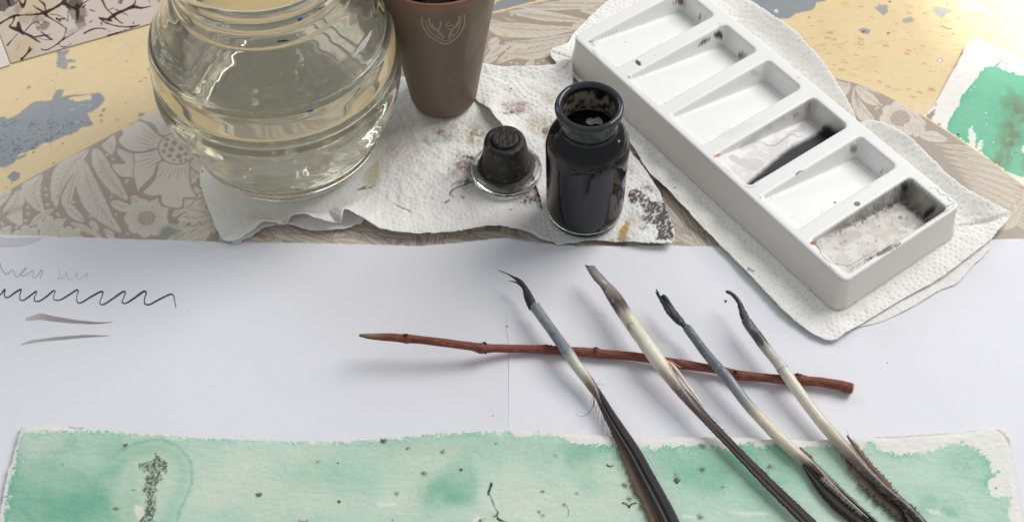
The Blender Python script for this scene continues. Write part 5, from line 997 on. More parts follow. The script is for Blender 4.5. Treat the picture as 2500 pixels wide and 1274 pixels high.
# =================================================================== ink bottle
zi = .0062
bot = empty("ink_bottle", (BOX, BOY, zi)); tag(bot, "open round-shouldered glass ink bottle, nearly black with ink", "ink bottle")
bo = [(r_*1.02, z_*1.0) for r_, z_ in [(.0205, .0055), (.0212, .0080), (.0215, .012), (.0218, .030), (.0222, .048), (.0224, .0545), (.0220, .0590), (.0208, .0630), (.0190, .0658), (.0168, .0676), (.0152, .0690), (.0148, .0705), (.0149, .0725), (.0152, .0738), (.0149, .0752), (.0148, .0780), (.0152, .0800), (.0168, .0815), (.0178, .0830), (.0180, .0848), (.0174, .0862), (.0162, .0868), (.0150, .0864), (.0142, .0852), (.0139, .0830), (.0138, .0700), (.0150, .0660), (.0185, .0600), (.0195, .0540), (.0190, .0100), (.0180, .0058)]]
V, Fq = lathe(catmull(np.array(bo, float), 5, True), 128, (BOX, BOY, zi), closed=True)
zr = V[:, 2]-zi; rr = np.hypot(V[:, 0]-BOX, V[:, 1]-BOY); th = np.arctan2(V[:, 1]-BOY, V[:, 0]-BOX)
cb = np.tile(lin((13, 13, 17)), (len(V), 1)); inn = (rr < .0146) & (zr > .062)
cr = smooth(.36, .58, fbm(th*5+40, zr/.0016, 1, 4, 3))*smooth(.0838, .080, zr)*(.25+.75*smooth(.4, .8, np.sin(th)*.5+.5)); cb = np.where(inn[:, None], lin((34, 31, 28))*(1-cr[:, None])+lin((172, 160, 142))*cr[:, None], cb)
rimc = smooth(.079, .0815, zr)*(rr > .0143); rk = fbm(th*4+60, zr/.004, 1, 4, 31); cb = cb*(1-.75*rimc[:, None])+lin((58, 62, 68))*(.7+.6*rk[:, None])*.75*rimc[:, None]
nk = np.exp(-((zr-.0755)/.0030)**2)*(rr > .0143); cb = cb+(lin((72, 76, 82))*.5)*nk[:, None]
fr_ = smooth(.55, .7, fbm(th*7+80, zr/.003, 1, 3, 41))*smooth(.010, .022, rr*0+np.where(np.cos(th) > .75, .03, 0))*smooth(.05, .03, zr)*.35; cb = cb*(1-fr_[:, None])+lin((92, 82, 74))*fr_[:, None]
M_inkg = mat_col("ink_filled_glass", rough=.07, grain=.0, spec=.45, coat=.0, bumps=((60, .14, .0012, 2),))
mesh_np("body", V, Fq, M_inkg, bot, cb)
V, Fq = lathe(catmull(np.array([(0, .0012), (.014, .0010), (.0180, 0), (.0196, .0004), (.0207, .0020), (.0211, .0045), (.0213, .0075), (.0190, .0078), (.0182, .0060), (.017, .0052), (0, .0050)], float), 4), 96, (BOX, BOY, zi)); V[:, 0] = np.where(np.hypot(V[:, 0]-BOX, V[:, 1]-BOY) < 1e-5, BOX, V[:, 0])
M_based = mat_glass("smoked_glass", (.55, .58, .58), .02, 1.5, wav=.1, wsc=60); mesh_np("base", V, Fq, M_based, bot)
V, Fq = lathe([(.0190, .0600), (.0150, .0655), (.0137, .0672), (.008, .0670), (.0001, .0670)], 64, (BOX, BOY, zi)); rr = np.hypot(V[:, 0]-BOX, V[:, 1]-BOY)
M_ink2 = mat_col("wet_ink", rough=.08, grain=0, attr=False, color=(.006, .006, .009), spec=.5); mesh_np("ink", V, Fq, M_ink2, bot)
# pale patch laid on the ink, painted in place of a window reflection
sc = [(-.0052, .0010), (-.0040, .0042), (-.0018, .0052), (.0002, .0044), (.0020, .0056), (.0044, .0050), (.0060, .0022), (.0050, -.0010), (.0010, -.0004), (-.0025, -.0014)]
g0 = at(1452, 302, zi+.0675); scp = catmull(np.array(sc), 5, True)*.8; scp = scp*(1+.12*(RNG.random((len(scp), 1))-.5)); V = np.c_[g0[0]+scp[:, 0], g0[1]+scp[:, 1], np.full(len(scp), zi+.0676)]; V = np.vstack([V, [g0[0], g0[1]+.002, zi+.0684]]); n_ = len(scp)
kk = np.tile(lin((186, 184, 178)), (n_+1, 1)); M_glint = mat_col("painted_glint", rough=.8, grain=.35, gscale=700, bumps=((600, .7, .0006, 3),)); mesh_np("glint_patch", V, [np.array([[i, (i+1) % n_, n_] for i in range(n_)])], M_glint, bot, kk)

# =================================================================== red-brown twig
def path3(pts, n=10):
    """(px, py, height of the centre above the paper, width in px) -> world centres and radii"""
    P = catmull(np.array(pts, float), n); C_ = []; Rd = []
    for q in P:
        z = ZP+q[2]; C_.append(at(q[0], q[1], z)); Rd.append(q[3]/2*mpp(q[0], q[1], z))
    return np.array(C_), np.array(Rd), P
tw = [(877, 818.5, .0165, 6), (886, 819, .0165, 10), (900, 820.5, .0165, 14), (925, 822, .0162, 18), (950, 823, .0158, 21), (975, 825, .0153, 21.5), (988, 826, .015, 25), (996, 826.5, .015, 25), (1006, 827, .0148, 22), (1050, 832, .0138, 21.5), (1100, 838.5, .0122, 22), (1150, 845, .0098, 22), (1166, 848.5, .009, 25), (1178, 850, .0083, 28), (1190, 850, .0075, 24), (1215, 850, .0062, 21), (1260, 851, .0045, 21), (1315, 852, .0036, 22), (1332, 852.5, .0036, 26), (1346, 854, .0036, 23), (1400, 857.5, .0034, 23), (1440, 860, .0034, 24), (1455, 861, .0034, 27), (1470, 864, .0034, 24), (1540, 869, .0034, 23), (1600, 878, .0036, 22), (1640, 886, .0036, 25), (1660, 888, .0036, 25), (1700, 894, .0036, 23), (1760, 904, .0036, 22), (1786, 912, .0036, 26), (1800, 915, .0036, 26), (1850, 920, .0036, 23), (1900, 925, .0038, 24), (1935, 926, .0040, 27), (1950, 926, .0042, 30), (1970, 929, .0042, 26), (2000, 932, .0042, 25), (2040, 938, .0042, 26), (2062, 944, .0042, 28), (2080, 948, .0042, 28)]
C_, Rd, P = path3(tw, 6); Rd = Rd*.95
twig = empty("twig", tuple(C_[len(C_)//2]*[1, 1, 0]+[0, 0, ZP])); tag(twig, "knobbly reddish-brown twig with a whittled tip, lying across the white sheet under the quills", "twig")
V, Fs, T, A = tube(C_, Rd, 20, jitter=.05, seed=3)
d_ = fbm(T*120, A*1.6, 1, 4, 3); s_ = fbm(T*14, A*3.2, 1, 3, 6)
colw = lin((124, 70, 56))*(.62+.75*d_[:, None]); k = smooth(.55, .8, s_)[:, None]; colw = colw*(1-.4*k)+lin((98, 48, 38))*.4*k
k = smooth(.66, .74, fbm(T*300, A*2, 1, 2, 15))[:, None]*.35; colw = colw*(1-k)+lin((176, 120, 92))*k
pxv = np.interp(T, np.linspace(0, 1, len(P)), P[:, 0])
for kx, an, w_ in ((990, 1.6, 6), (1178, 4.7, 7), (1335, 1.5, 6), (1452, 1.4, 5), (1650, 1.4, 6), (1793, 1.6, 7), (1948, 1.8, 6)):
    g_ = np.exp(-((pxv-kx)/w_)**2)*np.exp(-((np.mod(A-an+math.pi, 2*math.pi)-math.pi)/.6)**2); colw = colw*(1-.85*g_[:, None])+lin((48, 30, 24))*.85*g_[:, None]
tip = smooth(955, 895, pxv)*(np.sin(A) > .35+.25*fbm(T*90, A, 1, 2, 9)); colw = colw*(1-tip[:, None])+lin((138, 122, 98))*tip[:, None]
tip = smooth(892, 880, pxv); colw = colw*(1-tip[:, None])+lin((118, 106, 88))*tip[:, None]; tip = smooth(945, 900, pxv)*(np.sin(A) < .35)*.6; colw = colw*(1-tip[:, None])+lin((70, 48, 36))*tip[:, None]
M_bark = mat_col("twig_bark", rough=.6, grain=.10, gscale=1200, bumps=((900, .7, .0004, 3), (200, .4, .0006, 2)), spec=.35)
mesh_np("bark", V, Fs, M_bark, twig, colw)
def knob(px, py, z, l, r, ang, up=.3, name="bud"):
    a = at(px, py, ZP+z); d = np.array([math.cos(ang), math.sin(ang), up]); d /= np.linalg.norm(d); pts = np.array([a, a+d*l*.5, a+d*l]); V, Fs, T, A = tube(pts, [r, r*.9, r*.35], 8, jitter=.25, seed=int(px)); return mesh_np(name, V, Fs, M_knob, twig)
M_knob = mat_col("twig_bud", rough=.7, grain=.2, gscale=1500, attr=False, color=tuple(lin((62, 36, 30))), bumps=((900, .6, .0004, 2),))
knob(1178, 856, .008, .0026, .0010, R(215), 0); knob(1186, 859, .008, .0012, .0008, R(270), 0); knob(1182, 840, .010, .0014, .0012, R(80), .4); knob(990, 820, .017, .0012, .0014, R(80), .5); knob(1455, 852, .005, .0012, .0012, R(90), .4); knob(1345, 846, .005, .0010, .0010, R(90), .5); knob(1948, 916, .006, .0014, .0012, R(120), .3); knob(1795, 908, .006, .0010, .0010, R(60), .5)
Cc = C_[-1]; dd = C_[-1]-C_[-4]; dd /= np.linalg.norm(dd)
V, Fs, T, A = tube(np.array([Cc-dd*.0004, Cc+dd*.0004, Cc+dd*.0008]), [Rd[-1]*.90, Rd[-1]*.86, Rd[-1]*.72], 14, jitter=.3, seed=9)
M_cut = mat_col("cut_wood", rough=.9, grain=.25, gscale=2500, attr=False, color=tuple(lin((196, 166, 128))), bumps=((1800, .8, .0005, 2),)); mesh_np("cut_end", V, Fs, M_cut, twig)

# =================================================================== feather quills
M_quill = mat_col("quill_horn", rough=.36, grain=.03, gscale=500, spec=.5, coat=.15, bumps=((700, .18, .0003, 2),), sss=.0)
M_vane = mat_col("feather_vane", rough=.62, grain=.12, gscale=900, bumps=((900, .6, .0003, 3),), spec=.35)
M_nib = mat_col("inked_nib", rough=.42, grain=.2, gscale=1400, bumps=((1300, .7, .0004, 3),), spec=.5, attr=True)
def ramp(T, stops):
    s = np.array([a for a, _ in stops]); c = np.array([lin(b) for _, b in stops]); return np.stack([np.interp(T, s, c[:, j]) for j in range(3)], -1)
def shaft(parent, pts, stops, joints=(), name="shaft", n=22, mat=None, blot=.12, jit=.03, flatten=None, seed=1, streak=.25):
    C_, Rd, P = path3(pts, 10); L_ = np.r_[0, np.cumsum(np.linalg.norm(np.diff(C_, axis=0), axis=1))]; t = L_/L_[-1]
    for jx, amp in joints: Rd = Rd*(1+amp*np.exp(-((t-jx)/.006)**2))
    fl = None if flatten is None else np.interp(t, [a for a, _ in flatten], [b for _, b in flatten])
    V, Fs, T, A = tube(C_, Rd, n, jitter=jit, seed=seed, flat=fl); tt = np.interp(T, np.linspace(0, 1, len(t)), t)
    edge = .03*(fbm(A*2+seed, tt*30, 1, 3, seed)-.5)*2
    c = ramp(np.clip(tt+edge*.6, 0, 1), stops); nz = fbm(A*3.5+seed*3, tt*26, 1, 4, seed+2)[:, None]; st = fbm(A*6, tt*7, 1, 3, seed+5)[:, None]
    c = c*(1-blot+2*blot*nz)*(1-streak*.5+streak*st)
    sc_ = smooth(.63, .70, fbm(A*7+seed, tt*16, 1, 3, seed+9))[:, None]*.28; c = c*(1-sc_)+c*.5*sc_; sc_ = smooth(.66, .72, fbm(A*5+seed, tt*60, 1, 3, seed+19))[:, None]*.22; c = c*(1-sc_)+lin((222, 218, 208))*sc_
    for jx, amp in joints: k = np.exp(-((tt-jx-.004)/.0028)**2)[:, None]*.55; c = c*(1-k)+lin((96, 94, 90))*k
    mesh_np(name, V, Fs, mat or M_quill, parent, c); return C_, Rd, t
def prong(parent, pts, c=(36, 32, 30), name="nib", mat=None, n=10, flat=.7, seed=1, hi=(92, 84, 72)):
    C_, Rd, P = path3(pts, 8); V, Fs, T, A = tube(C_, Rd, n, jitter=.14, seed=seed, flat=np.full(len(C_), flat)); k = smooth(.6, .75, fbm(A*5, T*8, 1, 4, seed))[:, None]
    cc = lin(c)*(.6+.8*fbm(A*4, T*20, 1, 3, seed+1)[:, None])*(1-k*.45)+lin(hi)*k*.45; return mesh_np(name, V, Fs, mat or M_nib, parent, cc)
def vane(parent, pts, c, ridges, name="vane", jag=.18, thick=.0012, arch=.0010, seed=1, streaks=(), cols=15, hi=None, zoff=0):
    """a long closed vane: ribbon with lengthwise ridges, ragged rims; pts (px, py, z, halfleft, halfright) px"""
    P = catmull(np.array(pts, float), 14); m = len(P); V = []; U = []; TT = []
    for i, q in enumerate(P):
        a = P[max(i-1, 0)]; b = P[min(i+1, m-1)]; d = np.array([b[0]-a[0], b[1]-a[1]]); d /= np.linalg.norm(d); nn = np.array([-d[1], d[0]])
        jl = 1+jag*(RNG.random()-.3) if i % 2 else 1-jag*.4*RNG.random(); jr = 1+jag*(RNG.random()-.3) if i % 2 else 1-jag*.4*RNG.random()
        for k in range(cols):
            u_ = 2*k/(cols-1)-1; w_ = (q[3]*jl if u_ < 0 else q[4]*jr)*abs(u_); sg = 1 if u_ < 0 else -1          # left is +n in picture terms
            x, y = q[0]+nn[0]*w_*sg, q[1]+nn[1]*w_*sg
            zz = q[2]+zoff+arch*(1-u_*u_)+thick*.35*math.sin(u_*ridges*math.pi)*(1-abs(u_)**4)
            g_ = at(x, y, ZP+zz); V.append(g_); U.append(u_); TT.append(i/(m-1))
    n1 = len(V); V = np.array(V); U = np.array(U); TT = np.array(TT); V2 = V.copy(); V2[:, 2] -= thick*(1-.7*np.abs(U)**3); V2[:, 2] = np.maximum(V2[:, 2], ZP+.0002)
    q1 = np.array([[i*cols+k, i*cols+k+1, (i+1)*cols+k+1, (i+1)*cols+k] for i in range(m-1) for k in range(cols-1)])
    q2 = q1[:, ::-1]+n1; e = []
    for i in range(m-1):
        e.append([i*cols, (i+1)*cols, (i+1)*cols+n1, i*cols+n1]); e.append([i*cols+cols-1+n1, (i+1)*cols+cols-1+n1, (i+1)*cols+cols-1, i*cols+cols-1])
    VV = np.vstack([V, V2]); UU = np.r_[U, U]; T2 = np.r_[TT, TT]
    f = fbm(UU*9+seed, T2*26, 1, 4, seed)[:, None]; f2 = fbm(UU*22, T2*5, 1, 3, seed+4)[:, None]
    base = ramp(T2, c); cc = base*(.62+.5*f+.35*f2)
    for (u0, w_, col_, a_) in streaks: k = (np.exp(-((UU-u0)/w_)**2)*a_*(.5+f2[:, 0]))[:, None]; k = np.clip(k, 0, 1); cc = cc*(1-k)+lin(col_)*k
    return mesh_np(name, VV, [q1, q2, np.array(e)], M_vane, parent, cc)
def hairs(parent, lst, name="barbs", color=(70, 60, 52), mat=None):
    Vs, Fs4, Fs3, Cs = [], [], [], []; off = 0
    for pts, r in lst:
        C_ = np.array([at(q[0], q[1], ZP+q[2]) for q in catmull(np.array(pts, float), 3)]); rd = np.linspace(r, r*.3, len(C_)); V, F_, T, A = tube(C_, rd, 4); Vs.append(V); Fs4.append(F_[0]+off); Fs3.append(F_[1]+off); off += len(V)
    V = np.vstack(Vs); o = mesh_np(name, V, [np.vstack(Fs4), np.vstack(Fs3)], mat or M_vane, parent, np.tile(lin(color), (len(V), 1))); o["kind"] = "stuff"; return o
def fringe(path, side, n, l0, l1, z, t0=0, t1=1, lean=.7, seed=0, r=.00010):
    """fine barbs along a picture path; side +1 = left of travel"""
    P = catmull(np.array(path, float), 12); out = []; rg = np.random.default_rng(seed)
    for _ in range(n):
        t = rg.uniform(t0, t1)*(len(P)-2); i = int(t); q = P[i]; d = P[i+1]-P[i]; d /= np.linalg.norm(d)+1e-9; nn = np.array([-d[1], d[0]])*side; l_ = rg.uniform(l0, l1); a = q; b = q+nn*l_*.55+d*l_*.5*lean; c = q+nn*l_*.85+d*l_*lean*1.1
        out.append(([(a[0], a[1], z), (b[0], b[1], z+.0003), (c[0], c[1], z-.0004)], r*rg.uniform(.7, 1.3)))
    return out
GQ = [(0, (124, 128, 134)), (.05, (138, 142, 148))]
# --- first quill: split curling nib, grey barrel, black folded vane
q1 = empty("quill", tuple(at(1385, 855, ZP))); tag(q1, "leftmost quill, forked curling black nib, grey barrel and folded black vane", "quill")
prong(q1, [(1216, 660, .012, 1.2), (1228, 664, .0122, 2.6), (1242, 670, .0122, 4), (1256, 678, .0122, 7), (1266, 684, .0120, 11), (1278, 698, .0117, 14), (1290, 720, .0112, 18), (1298, 738, .0108, 21), (1304, 750, .0104, 22)], (44, 36, 33), seed=2)
prong(q1, [(1241, 685, .0118, 1.0), (1252, 687, .0118, 3.2), (1262, 690, .0117, 5), (1272, 696, .0115, 8)], (40, 32, 30), seed=3); prong(q1, [(1277, 706, .0112, 3), (1283, 724, .0108, 8), (1290, 742, .0104, 10), (1296, 754, .0100, 10)], (34, 30, 28), seed=4)
prong(q1, [(1290, 747, .0104, 1), (1294, 753, .0104, 3), (1297, 757, .0104, 3)], name="splinter", seed=5); prong(q1, [(1316, 738, .0112, 1.4), (1317, 742, .0110, 3), (1314, 746, .0108, 2)], (140, 144, 146), name="splinter", seed=6)
shaft(q1, [(1303, 746, .0103, 22), (1308, 752, .0103, 26), (1320, 768, .0102, 26), (1345, 803, .0101, 26), (1370, 838, .0099, 27), (1384, 857, .0098, 28.5), (1392, 868, .0097, 28), (1402, 884, .0092, 28), (1418, 906, .0082, 27.5), (1434, 926, .0075, 27), (1446, 944, .0070, 25), (1456, 962, .0066, 18), (1470, 990, .006, 10), (1500, 1050, .005, 5)],
      [(0, (126, 130, 136)), (.10, (138, 142, 148)), (.25, (122, 127, 136)), (.36, (128, 134, 140)), (.42, (150, 155, 152)), (.45, (186, 186, 178)), (.54, (208, 205, 190)), (.60, (196, 188, 172)), (.66, (140, 124, 108)), (.74, (96, 84, 74)), (1, (70, 60, 54))], joints=((.405, .07),), seed=4, blot=.10)
vane(q1, [(1440, 932, .0070, 2, 3), (1450, 946, .0070, 7, 9), (1466, 972, .0067, 9, 11), (1488, 1012, .0062, 10, 14), (1515, 1056, .0058, 12, 17), (1546, 1105, .0056, 14, 19), (1576, 1160, .0056, 16, 20), (1606, 1215, .0058, 18, 21), (1634, 1270, .006, 20, 22), (1664, 1340, .006, 22, 24)],
     [(0, (70, 62, 58)), (.1, (44, 40, 40)), (1, (26, 25, 26))], 2.2, seed=5, jag=.05, streaks=((-.35, .10, (86, 84, 84), .8), (.93, .06, (130, 122, 114), .7), (.15, .05, (14, 14, 14), .9), (-.9, .1, (96, 84, 66), .7), (.55, .04, (16, 16, 16), .7)))
vane(q1, [(1447, 950, .0048, 1, 6), (1470, 1000, .0046, 4, 8), (1500, 1058, .0040, 6, 8), (1530, 1112, .0038, 12, 8), (1560, 1170, .0036, 20, 8), (1590, 1228, .0036, 22, 8), (1615, 1290, .0036, 22, 8), (1635, 1340, .0036, 22, 8)], [(0, (120, 104, 84)), (1, (104, 90, 74))], 1, name="downy_vane", seed=9, jag=.55, thick=.0006, arch=.0002, cols=9)
hh = fringe([(1450, 960), (1480, 1025), (1520, 1105), (1550, 1170), (1580, 1240), (1600, 1290)], 1, 130, 6, 26, .0042, lean=1.2, seed=2)
hh += [([(1455, 938, .008), (1463, 930, .010), (1468, 922, .011)], .00010), ([(1456, 940, .008), (1468, 935, .009), (1478, 940, .010)], .00010), ([(1456, 942, .008), (1470, 940, .009), (1485, 945, .0095)], .00008), ([(1455, 945, .008), (1466, 950, .009), (1472, 947, .009)], .00010),
       ([(1451, 976, .006), (1446, 995, .0062), (1436, 1008, .006), (1422, 1016, .0055), (1410, 1014, .005), (1405, 1007, .005)], .00019), ([(1452, 990, .005), (1456, 1006, .0045), (1461, 1016, .004)], .00006), ([(1444, 962, .006), (1441, 972, .006)], .0001), ([(1573, 1101, .007), (1590, 1130, .0085), (1614, 1178, .007)], .00008)]
hairs(q1, hh, color=(104, 92, 78))
# --- second quill: slanted flat nib, ivory barrel, dark narrow vane
q2 = empty("quill", tuple(at(1610, 878, ZP))); tag(q2, "second quill from the left, ivory barrel cut to a slanted transparent nib", "quill")
shaft(q2, [(1462, 682, .0124, 14), (1468, 687, .0124, 20), (1474, 692, .0124, 25), (1486, 706, .0124, 31), (1500, 726, .0122, 36), (1512, 744, .0120, 37), (1530, 772, .0118, 36), (1550, 802, .0116, 35), (1572, 832, .0113, 36), (1590, 858, .0110, 37), (1606, 880, .0107, 37), (1622, 902, .0102, 35), (1640, 926, .0097, 31), (1658, 950, .0092, 27), (1684, 982, .0086, 22), (1722, 1024, .0080, 18), (1785, 1088, .0072, 16), (1864, 1172, .0066, 16), (1935, 1242, .0062, 16), (2010, 1315, .006, 16)],
      [(0, (150, 146, 136)), (.05, (142, 136, 126)), (.08, (112, 102, 92)), (.105, (74, 64, 60)), (.125, (108, 98, 92)), (.145, (184, 178, 152)), (.17, (222, 214, 188)), (.27, (230, 225, 206)), (.34, (226, 218, 198)), (.385, (186, 172, 156)), (.43, (120, 104, 96)), (.5, (92, 80, 74)), (1, (74, 66, 62))], seed=8, blot=.07, flatten=[(0, .35), (.10, .6), (.16, .95), (1, .95)], streak=.14)
nbp = [(1427, 646), (1438, 648), (1451, 648), (1458, 657), (1470, 670), (1486, 688), (1498, 704), (1490, 716), (1478, 712), (1464, 698), (1450, 684), (1438, 666)]
cN = np.mean(nbp, 0); VT = [at(x, y, ZP+.0134+.0006*math.sin(i)*0) for i, (x, y) in enumerate(nbp)]+[at(cN[0], cN[1], ZP+.0146)]; VB = [at(x, y, ZP+.0126) for x, y in nbp]+[at(cN[0], cN[1], ZP+.0118)]
n_ = len(nbp); VN = np.array(VT+VB); FN = [[i, n_, (i+1) % n_] for i in range(n_)]+[[n_+1+i, n_+1+(i+1) % n_, 2*n_+1] for i in range(n_)]
kN = np.tile(lin((154, 150, 142)), (len(VN), 1)); kN[:n_] *= .72; mesh_np("nib", VN, [np.array(FN), np.array([[i, (i+1) % n_, n_+1+(i+1) % n_, n_+1+i] for i in range(n_)])], M_quill, q2, kN)
hairs(q2, [([(1536, 795, .0142), (1540, 788, .0150), (1546, 790, .0152), (1550, 797, .0150)], .00022), ([(1532, 800, .0138), (1538, 806, .0145), (1543, 812, .0145)], .00022), ([(1550, 790, .015), (1556, 796, .015)], .0002), ([(1530, 790, .0140), (1534, 800, .0142), (1536, 808, .014)], .0003), ([(1540, 790, .0148), (1550, 787, .0148), (1557, 792, .0148)], .00014)], "scratches", (110, 84, 66))
P_ = [(1628, 880, .0115, 4), (1640, 889, .0112, 7), (1652, 902, .0106, 8), (1676, 936, .0100, 9), (1700, 968, .0093, 8), (1716, 990, .0088, 5)]
prong(q2, P_, (216, 200, 182), "split_strip", M_quill, 10, .6, 12, (236, 226, 210)); prong(q2, [(1624, 896, .012, 2), (1630, 893, .0122, 4), (1642, 897, .0116, 3)], (190, 176, 156), "splinter", M_quill, 8, .6, 13); prong(q2, [(1634, 878, .0110, 2), (1650, 890, .0098, 5), (1664, 897, .0088, 2)], (150, 124, 104), "splinter", M_quill, 8, .6, 14)
vane(q2, [(1664, 948, .0085, 4, 7), (1690, 982, .0080, 9, 11), (1727, 1026, .0073, 10, 12), (1790, 1092, .0066, 10, 12), (1866, 1170, .0062, 12, 14), (1935, 1238, .006, 13, 16), (2010, 1312, .006, 14, 18)], [(0, (150, 132, 120)), (.12, (104, 90, 84)), (.5, (66, 58, 54)), (1, (52, 46, 44))], 2, seed=15, jag=.12, zoff=.0012, streaks=((-.2, .12, (112, 98, 92), .8), (.75, .1, (36, 32, 32), .8)))
hairs(q2, fringe([(1700, 985), (1790, 1080), (1866, 1158), (1960, 1245)], -1, 26, 5, 13, .0075, lean=1.4, seed=5)+[([(1738, 1016, .0085), (1750, 1024, .0088), (1758, 1032, .0085)], .00012), ([(1738, 1022, .0085), (1748, 1030, .0088), (1762, 1036, .0085)], .00008)], color=(74, 64, 58))
# --- third quill: brush-like split nib
q3 = empty("quill", tuple(at(1775, 917, ZP))); tag(q3, "third quill from the left, bottle-green black nib pinched like a brush", "quill")
prong(q3, [(1602, 705, .0120, 2), (1606, 714, .0120, 5), (1610, 724, .0120, 6), (1616, 736, .0120, 9), (1626, 745, .0118, 16)], (34, 40, 40), seed=21); prong(q3, [(1600, 711, .0118, 1.6), (1604, 718, .0118, 4), (1610, 728, .0118, 5)], (30, 34, 34), seed=22)
prong(q3, [(1612, 722, .0118, 5), (1622, 736, .0118, 14), (1632, 752, .0118, 22), (1644, 768, .0115, 24), (1658, 782, .0112, 21), (1668, 792, .0109, 17), (1680, 803, .0105, 15)], (36, 44, 44), n=14, seed=23, hi=(88, 92, 84))
prong(q3, [(1616, 722, .0128, 5), (1622, 723, .0130, 9), (1632, 737, .0128, 10), (1648, 762, .0122, 9), (1664, 784, .0116, 6)], (30, 38, 40), seed=24); prong(q3, [(1618, 740, .0126, 3), (1628, 756, .0126, 7), (1644, 776, .012, 7), (1660, 794, .0112, 5)], (44, 50, 46), seed=25)
shaft(q3, [(1674, 797, .0104, 17), (1680, 804, .0104, 22), (1695, 824, .0103, 22), (1720, 858, .0102, 23), (1745, 888, .0101, 24), (1763, 908, .0100, 26), (1775, 922, .0098, 28), (1786, 936, .0095, 27), (1806, 962, .0089, 27), (1828, 990, .0083, 27), (1858, 1022, .0077, 28), (1896, 1062, .0072, 29), (1932, 1096, .0068, 29), (1962, 1120, .0066, 26), (1990, 1140, .0065, 20), (2040, 1186, .006, 14), (2100, 1240, .006, 10), (2180, 1310, .006, 8)],
      [(0, (104, 106, 104)), (.04, (112, 114, 116)), (.12, (104, 106, 112)), (.2, (118, 124, 130)), (.30, (136, 142, 146)), (.375, (158, 164, 162)), (.395, (196, 190, 168)), (.43, (222, 212, 184)), (.52, (224, 216, 197)), (.60, (206, 194, 178)), (.66, (120, 108, 100)), (.75, (66, 58, 54)), (1, (44, 40, 38))], joints=((.19, .06), (.213, .05)), seed=27, blot=.08, streak=.12)
prong(q3, [(1669, 799, .0102, 4), (1672, 806, .0102, 6), (1680, 813, .0102, 3)], (150, 128, 104), "splinter", M_quill, seed=28)
V_ = [(1945, 1085), (1962, 1100), (1972, 1108), (1982, 1110)]
for (x, y, w_) in ((1958, 1096, 7), (1968, 1106, 9), (1978, 1114, 11), (1983, 1121, 7)): prong(q3, [(x-6, y-5, .0078, w_*.5), (x, y, .0080, w_), (x+3, y+6, .0076, w_*.6)], (124, 104, 90), "down_tuft", M_vane, seed=int(x), hi=(150, 130, 112))
vane(q3, [(1962, 1130, .0060, 6, 4), (1985, 1156, .0058, 13, 7), (2018, 1190, .0056, 22, 9), (2055, 1222, .0056, 27, 11), (2095, 1254, .0056, 27, 14), (2140, 1292, .0056, 28, 18), (2185, 1330, .0056, 28, 20)], [(0, (74, 64, 58)), (.2, (44, 38, 34)), (1, (34, 30, 28))], 2.4, seed=31, jag=.10)
prong(q3, [(1978, 1126, .0085, 2), (1998, 1144, .0082, 4), (2024, 1172, .0080, 5), (2056, 1206, .0078, 5), (2090, 1238, .0076, 5), (2120, 1264, .0072, 3)], (140, 126, 112), "split_strip", M_quill, 12, .5, 33, (214, 206, 194))
hl_ = []
for i in range(70):
    t = i/70; x = 2010+t*100; y = 1162+t*92; hl_.append(([(x+RNG.uniform(-2, 2), y, .0088), (x-3, y+4, .0086), (x-5-RNG.uniform(0, 6), y+6+RNG.uniform(0, 5), .0080)], .00012*RNG.uniform(.6, 1.6)))
hairs(q3, hl_, "white_barbs", (196, 186, 172)); hairs(q3, fringe([(1975, 1150), (2010, 1200), (2060, 1245), (2110, 1275)], 1, 120, 5, 13, .0055, lean=.9, seed=8)+fringe([(1990, 1135), (2040, 1180), (2100, 1236), (2150, 1280)], -1, 50, 3, 9, .0068, lean=1.5, seed=9), color=(60, 52, 46))
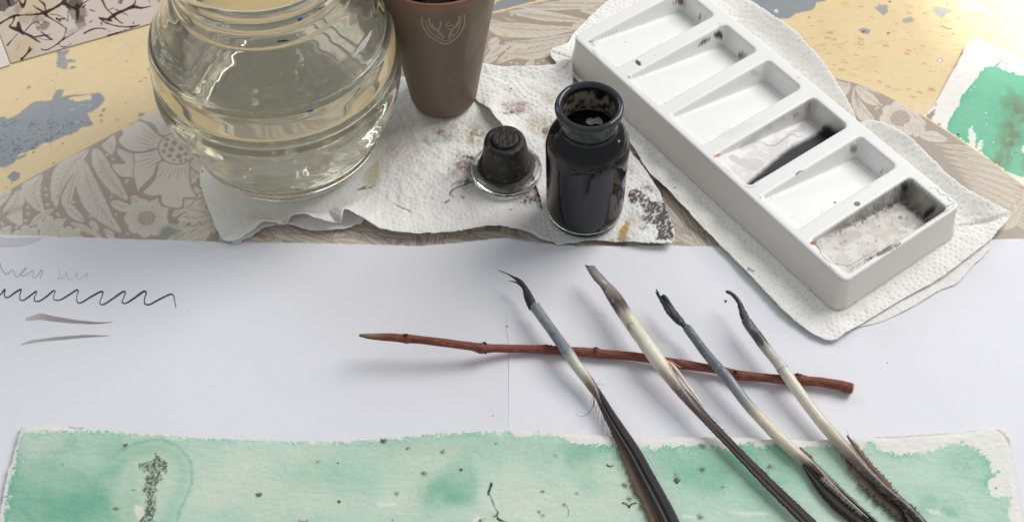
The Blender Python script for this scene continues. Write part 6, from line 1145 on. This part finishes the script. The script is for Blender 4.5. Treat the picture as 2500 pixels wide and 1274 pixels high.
# --- fourth quill
q4 = empty("quill", tuple(at(1912, 896, ZP))); tag(q4, "rightmost quill, hooked blackened tip and cream barrel with brown vanes", "quill")
prong(q4, [(1773, 712, .0125, 7), (1778, 713, .0127, 9), (1786, 717, .0128, 10), (1796, 726, .0127, 11), (1804, 738, .0124, 12), (1810, 752, .0120, 15), (1815, 766, .0117, 19), (1819, 776, .0114, 20), (1824, 784, .0111, 17)], (52, 50, 50), n=14, seed=41, hi=(120, 114, 104))
prong(q4, [(1782, 713, .0136, 3), (1798, 726, .0134, 4), (1812, 752, .0128, 5), (1820, 776, .012, 6)], (70, 66, 62), seed=42); prong(q4, [(1772, 709, .0126, 2), (1774, 712, .0128, 5), (1776, 716, .0126, 3)], (60, 56, 54), seed=43)
shaft(q4, [(1818, 777, .0108, 18), (1823, 785, .0107, 24), (1834, 801, .0106, 25), (1850, 822, .0105, 26), (1865, 843, .0104, 26), (1885, 868, .0103, 26), (1900, 886, .0103, 27), (1912, 902, .0101, 29), (1930, 928, .0096, 29), (1950, 956, .0090, 29), (1975, 990, .0084, 30), (2005, 1028, .0078, 31), (2036, 1064, .0073, 31), (2065, 1096, .0070, 30), (2096, 1130, .0068, 28), (2130, 1166, .0066, 26), (2166, 1200, .0064, 25), (2205, 1232, .0062, 26), (2240, 1268, .006, 28), (2290, 1320, .006, 28)],
      [(0, (74, 74, 78)), (.05, (92, 94, 98)), (.10, (70, 70, 76)), (.122, (78, 78, 84)), (.130, (150, 148, 144)), (.16, (190, 188, 178)), (.21, (198, 194, 180)), (.24, (214, 208, 192)), (.30, (226, 220, 202)), (.44, (226, 218, 200)), (.54, (202, 188, 172)), (.62, (136, 118, 110)), (.70, (92, 80, 76)), (.80, (60, 52, 50)), (1, (44, 38, 36))], joints=((.235, .06),), seed=44, blot=.07, streak=.12)
vane(q4, [(2068, 1062, .0066, 2, 2), (2082, 1082, .0066, 4, 5), (2100, 1108, .0066, 5, 9), (2128, 1142, .0064, 5, 8), (2152, 1172, .0064, 5, 13), (2172, 1200, .0062, 5, 14), (2190, 1222, .006, 5, 13), (2206, 1242, .006, 4, 3)], [(0, (128, 104, 88)), (1, (92, 74, 62))], 1, seed=51, jag=.7, thick=.0007, arch=.0003, cols=9, name="right_vane")
vane(q4, [(2066, 1102, .0056, 8, 4), (2092, 1132, .0054, 20, 4), (2126, 1170, .0052, 24, 4), (2162, 1204, .0050, 26, 4), (2200, 1238, .0050, 26, 6), (2236, 1270, .0050, 28, 6), (2272, 1308, .0050, 28, 8)], [(0, (138, 118, 100)), (.4, (92, 78, 66)), (1, (58, 50, 44))], 1, seed=53, jag=.7, thick=.0007, arch=.0003, cols=9, name="left_vane")
vane(q4, [(2196, 1226, .0066, 3, 6), (2216, 1246, .0066, 14, 20), (2236, 1270, .0066, 20, 16), (2262, 1300, .0066, 20, 18)], [(0, (62, 54, 48)), (1, (44, 38, 34))], 2, seed=55, jag=.5, name="dark_vane")
hairs(q4, fringe([(2056, 1090), (2068, 1112), (2080, 1130)], 1, 22, 8, 24, .0055, lean=1.3, seed=14)+fringe([(2100, 1170), (2150, 1222), (2200, 1262)], 1, 60, 6, 18, .0046, lean=.9, seed=15)+fringe([(2080, 1068), (2120, 1122), (2170, 1190), (2200, 1230)], -1, 40, 3, 8, .0066, lean=.2, seed=16)+[([(2071, 1066, .007), (2070, 1056, .008), (2064, 1045, .009)], .00014), ([(2222, 1250, .007), (2232, 1250, .0075), (2236, 1248, .008)], .0003)], color=(104, 86, 70))

bot.rotation_euler = (0, R(-.4), 0)
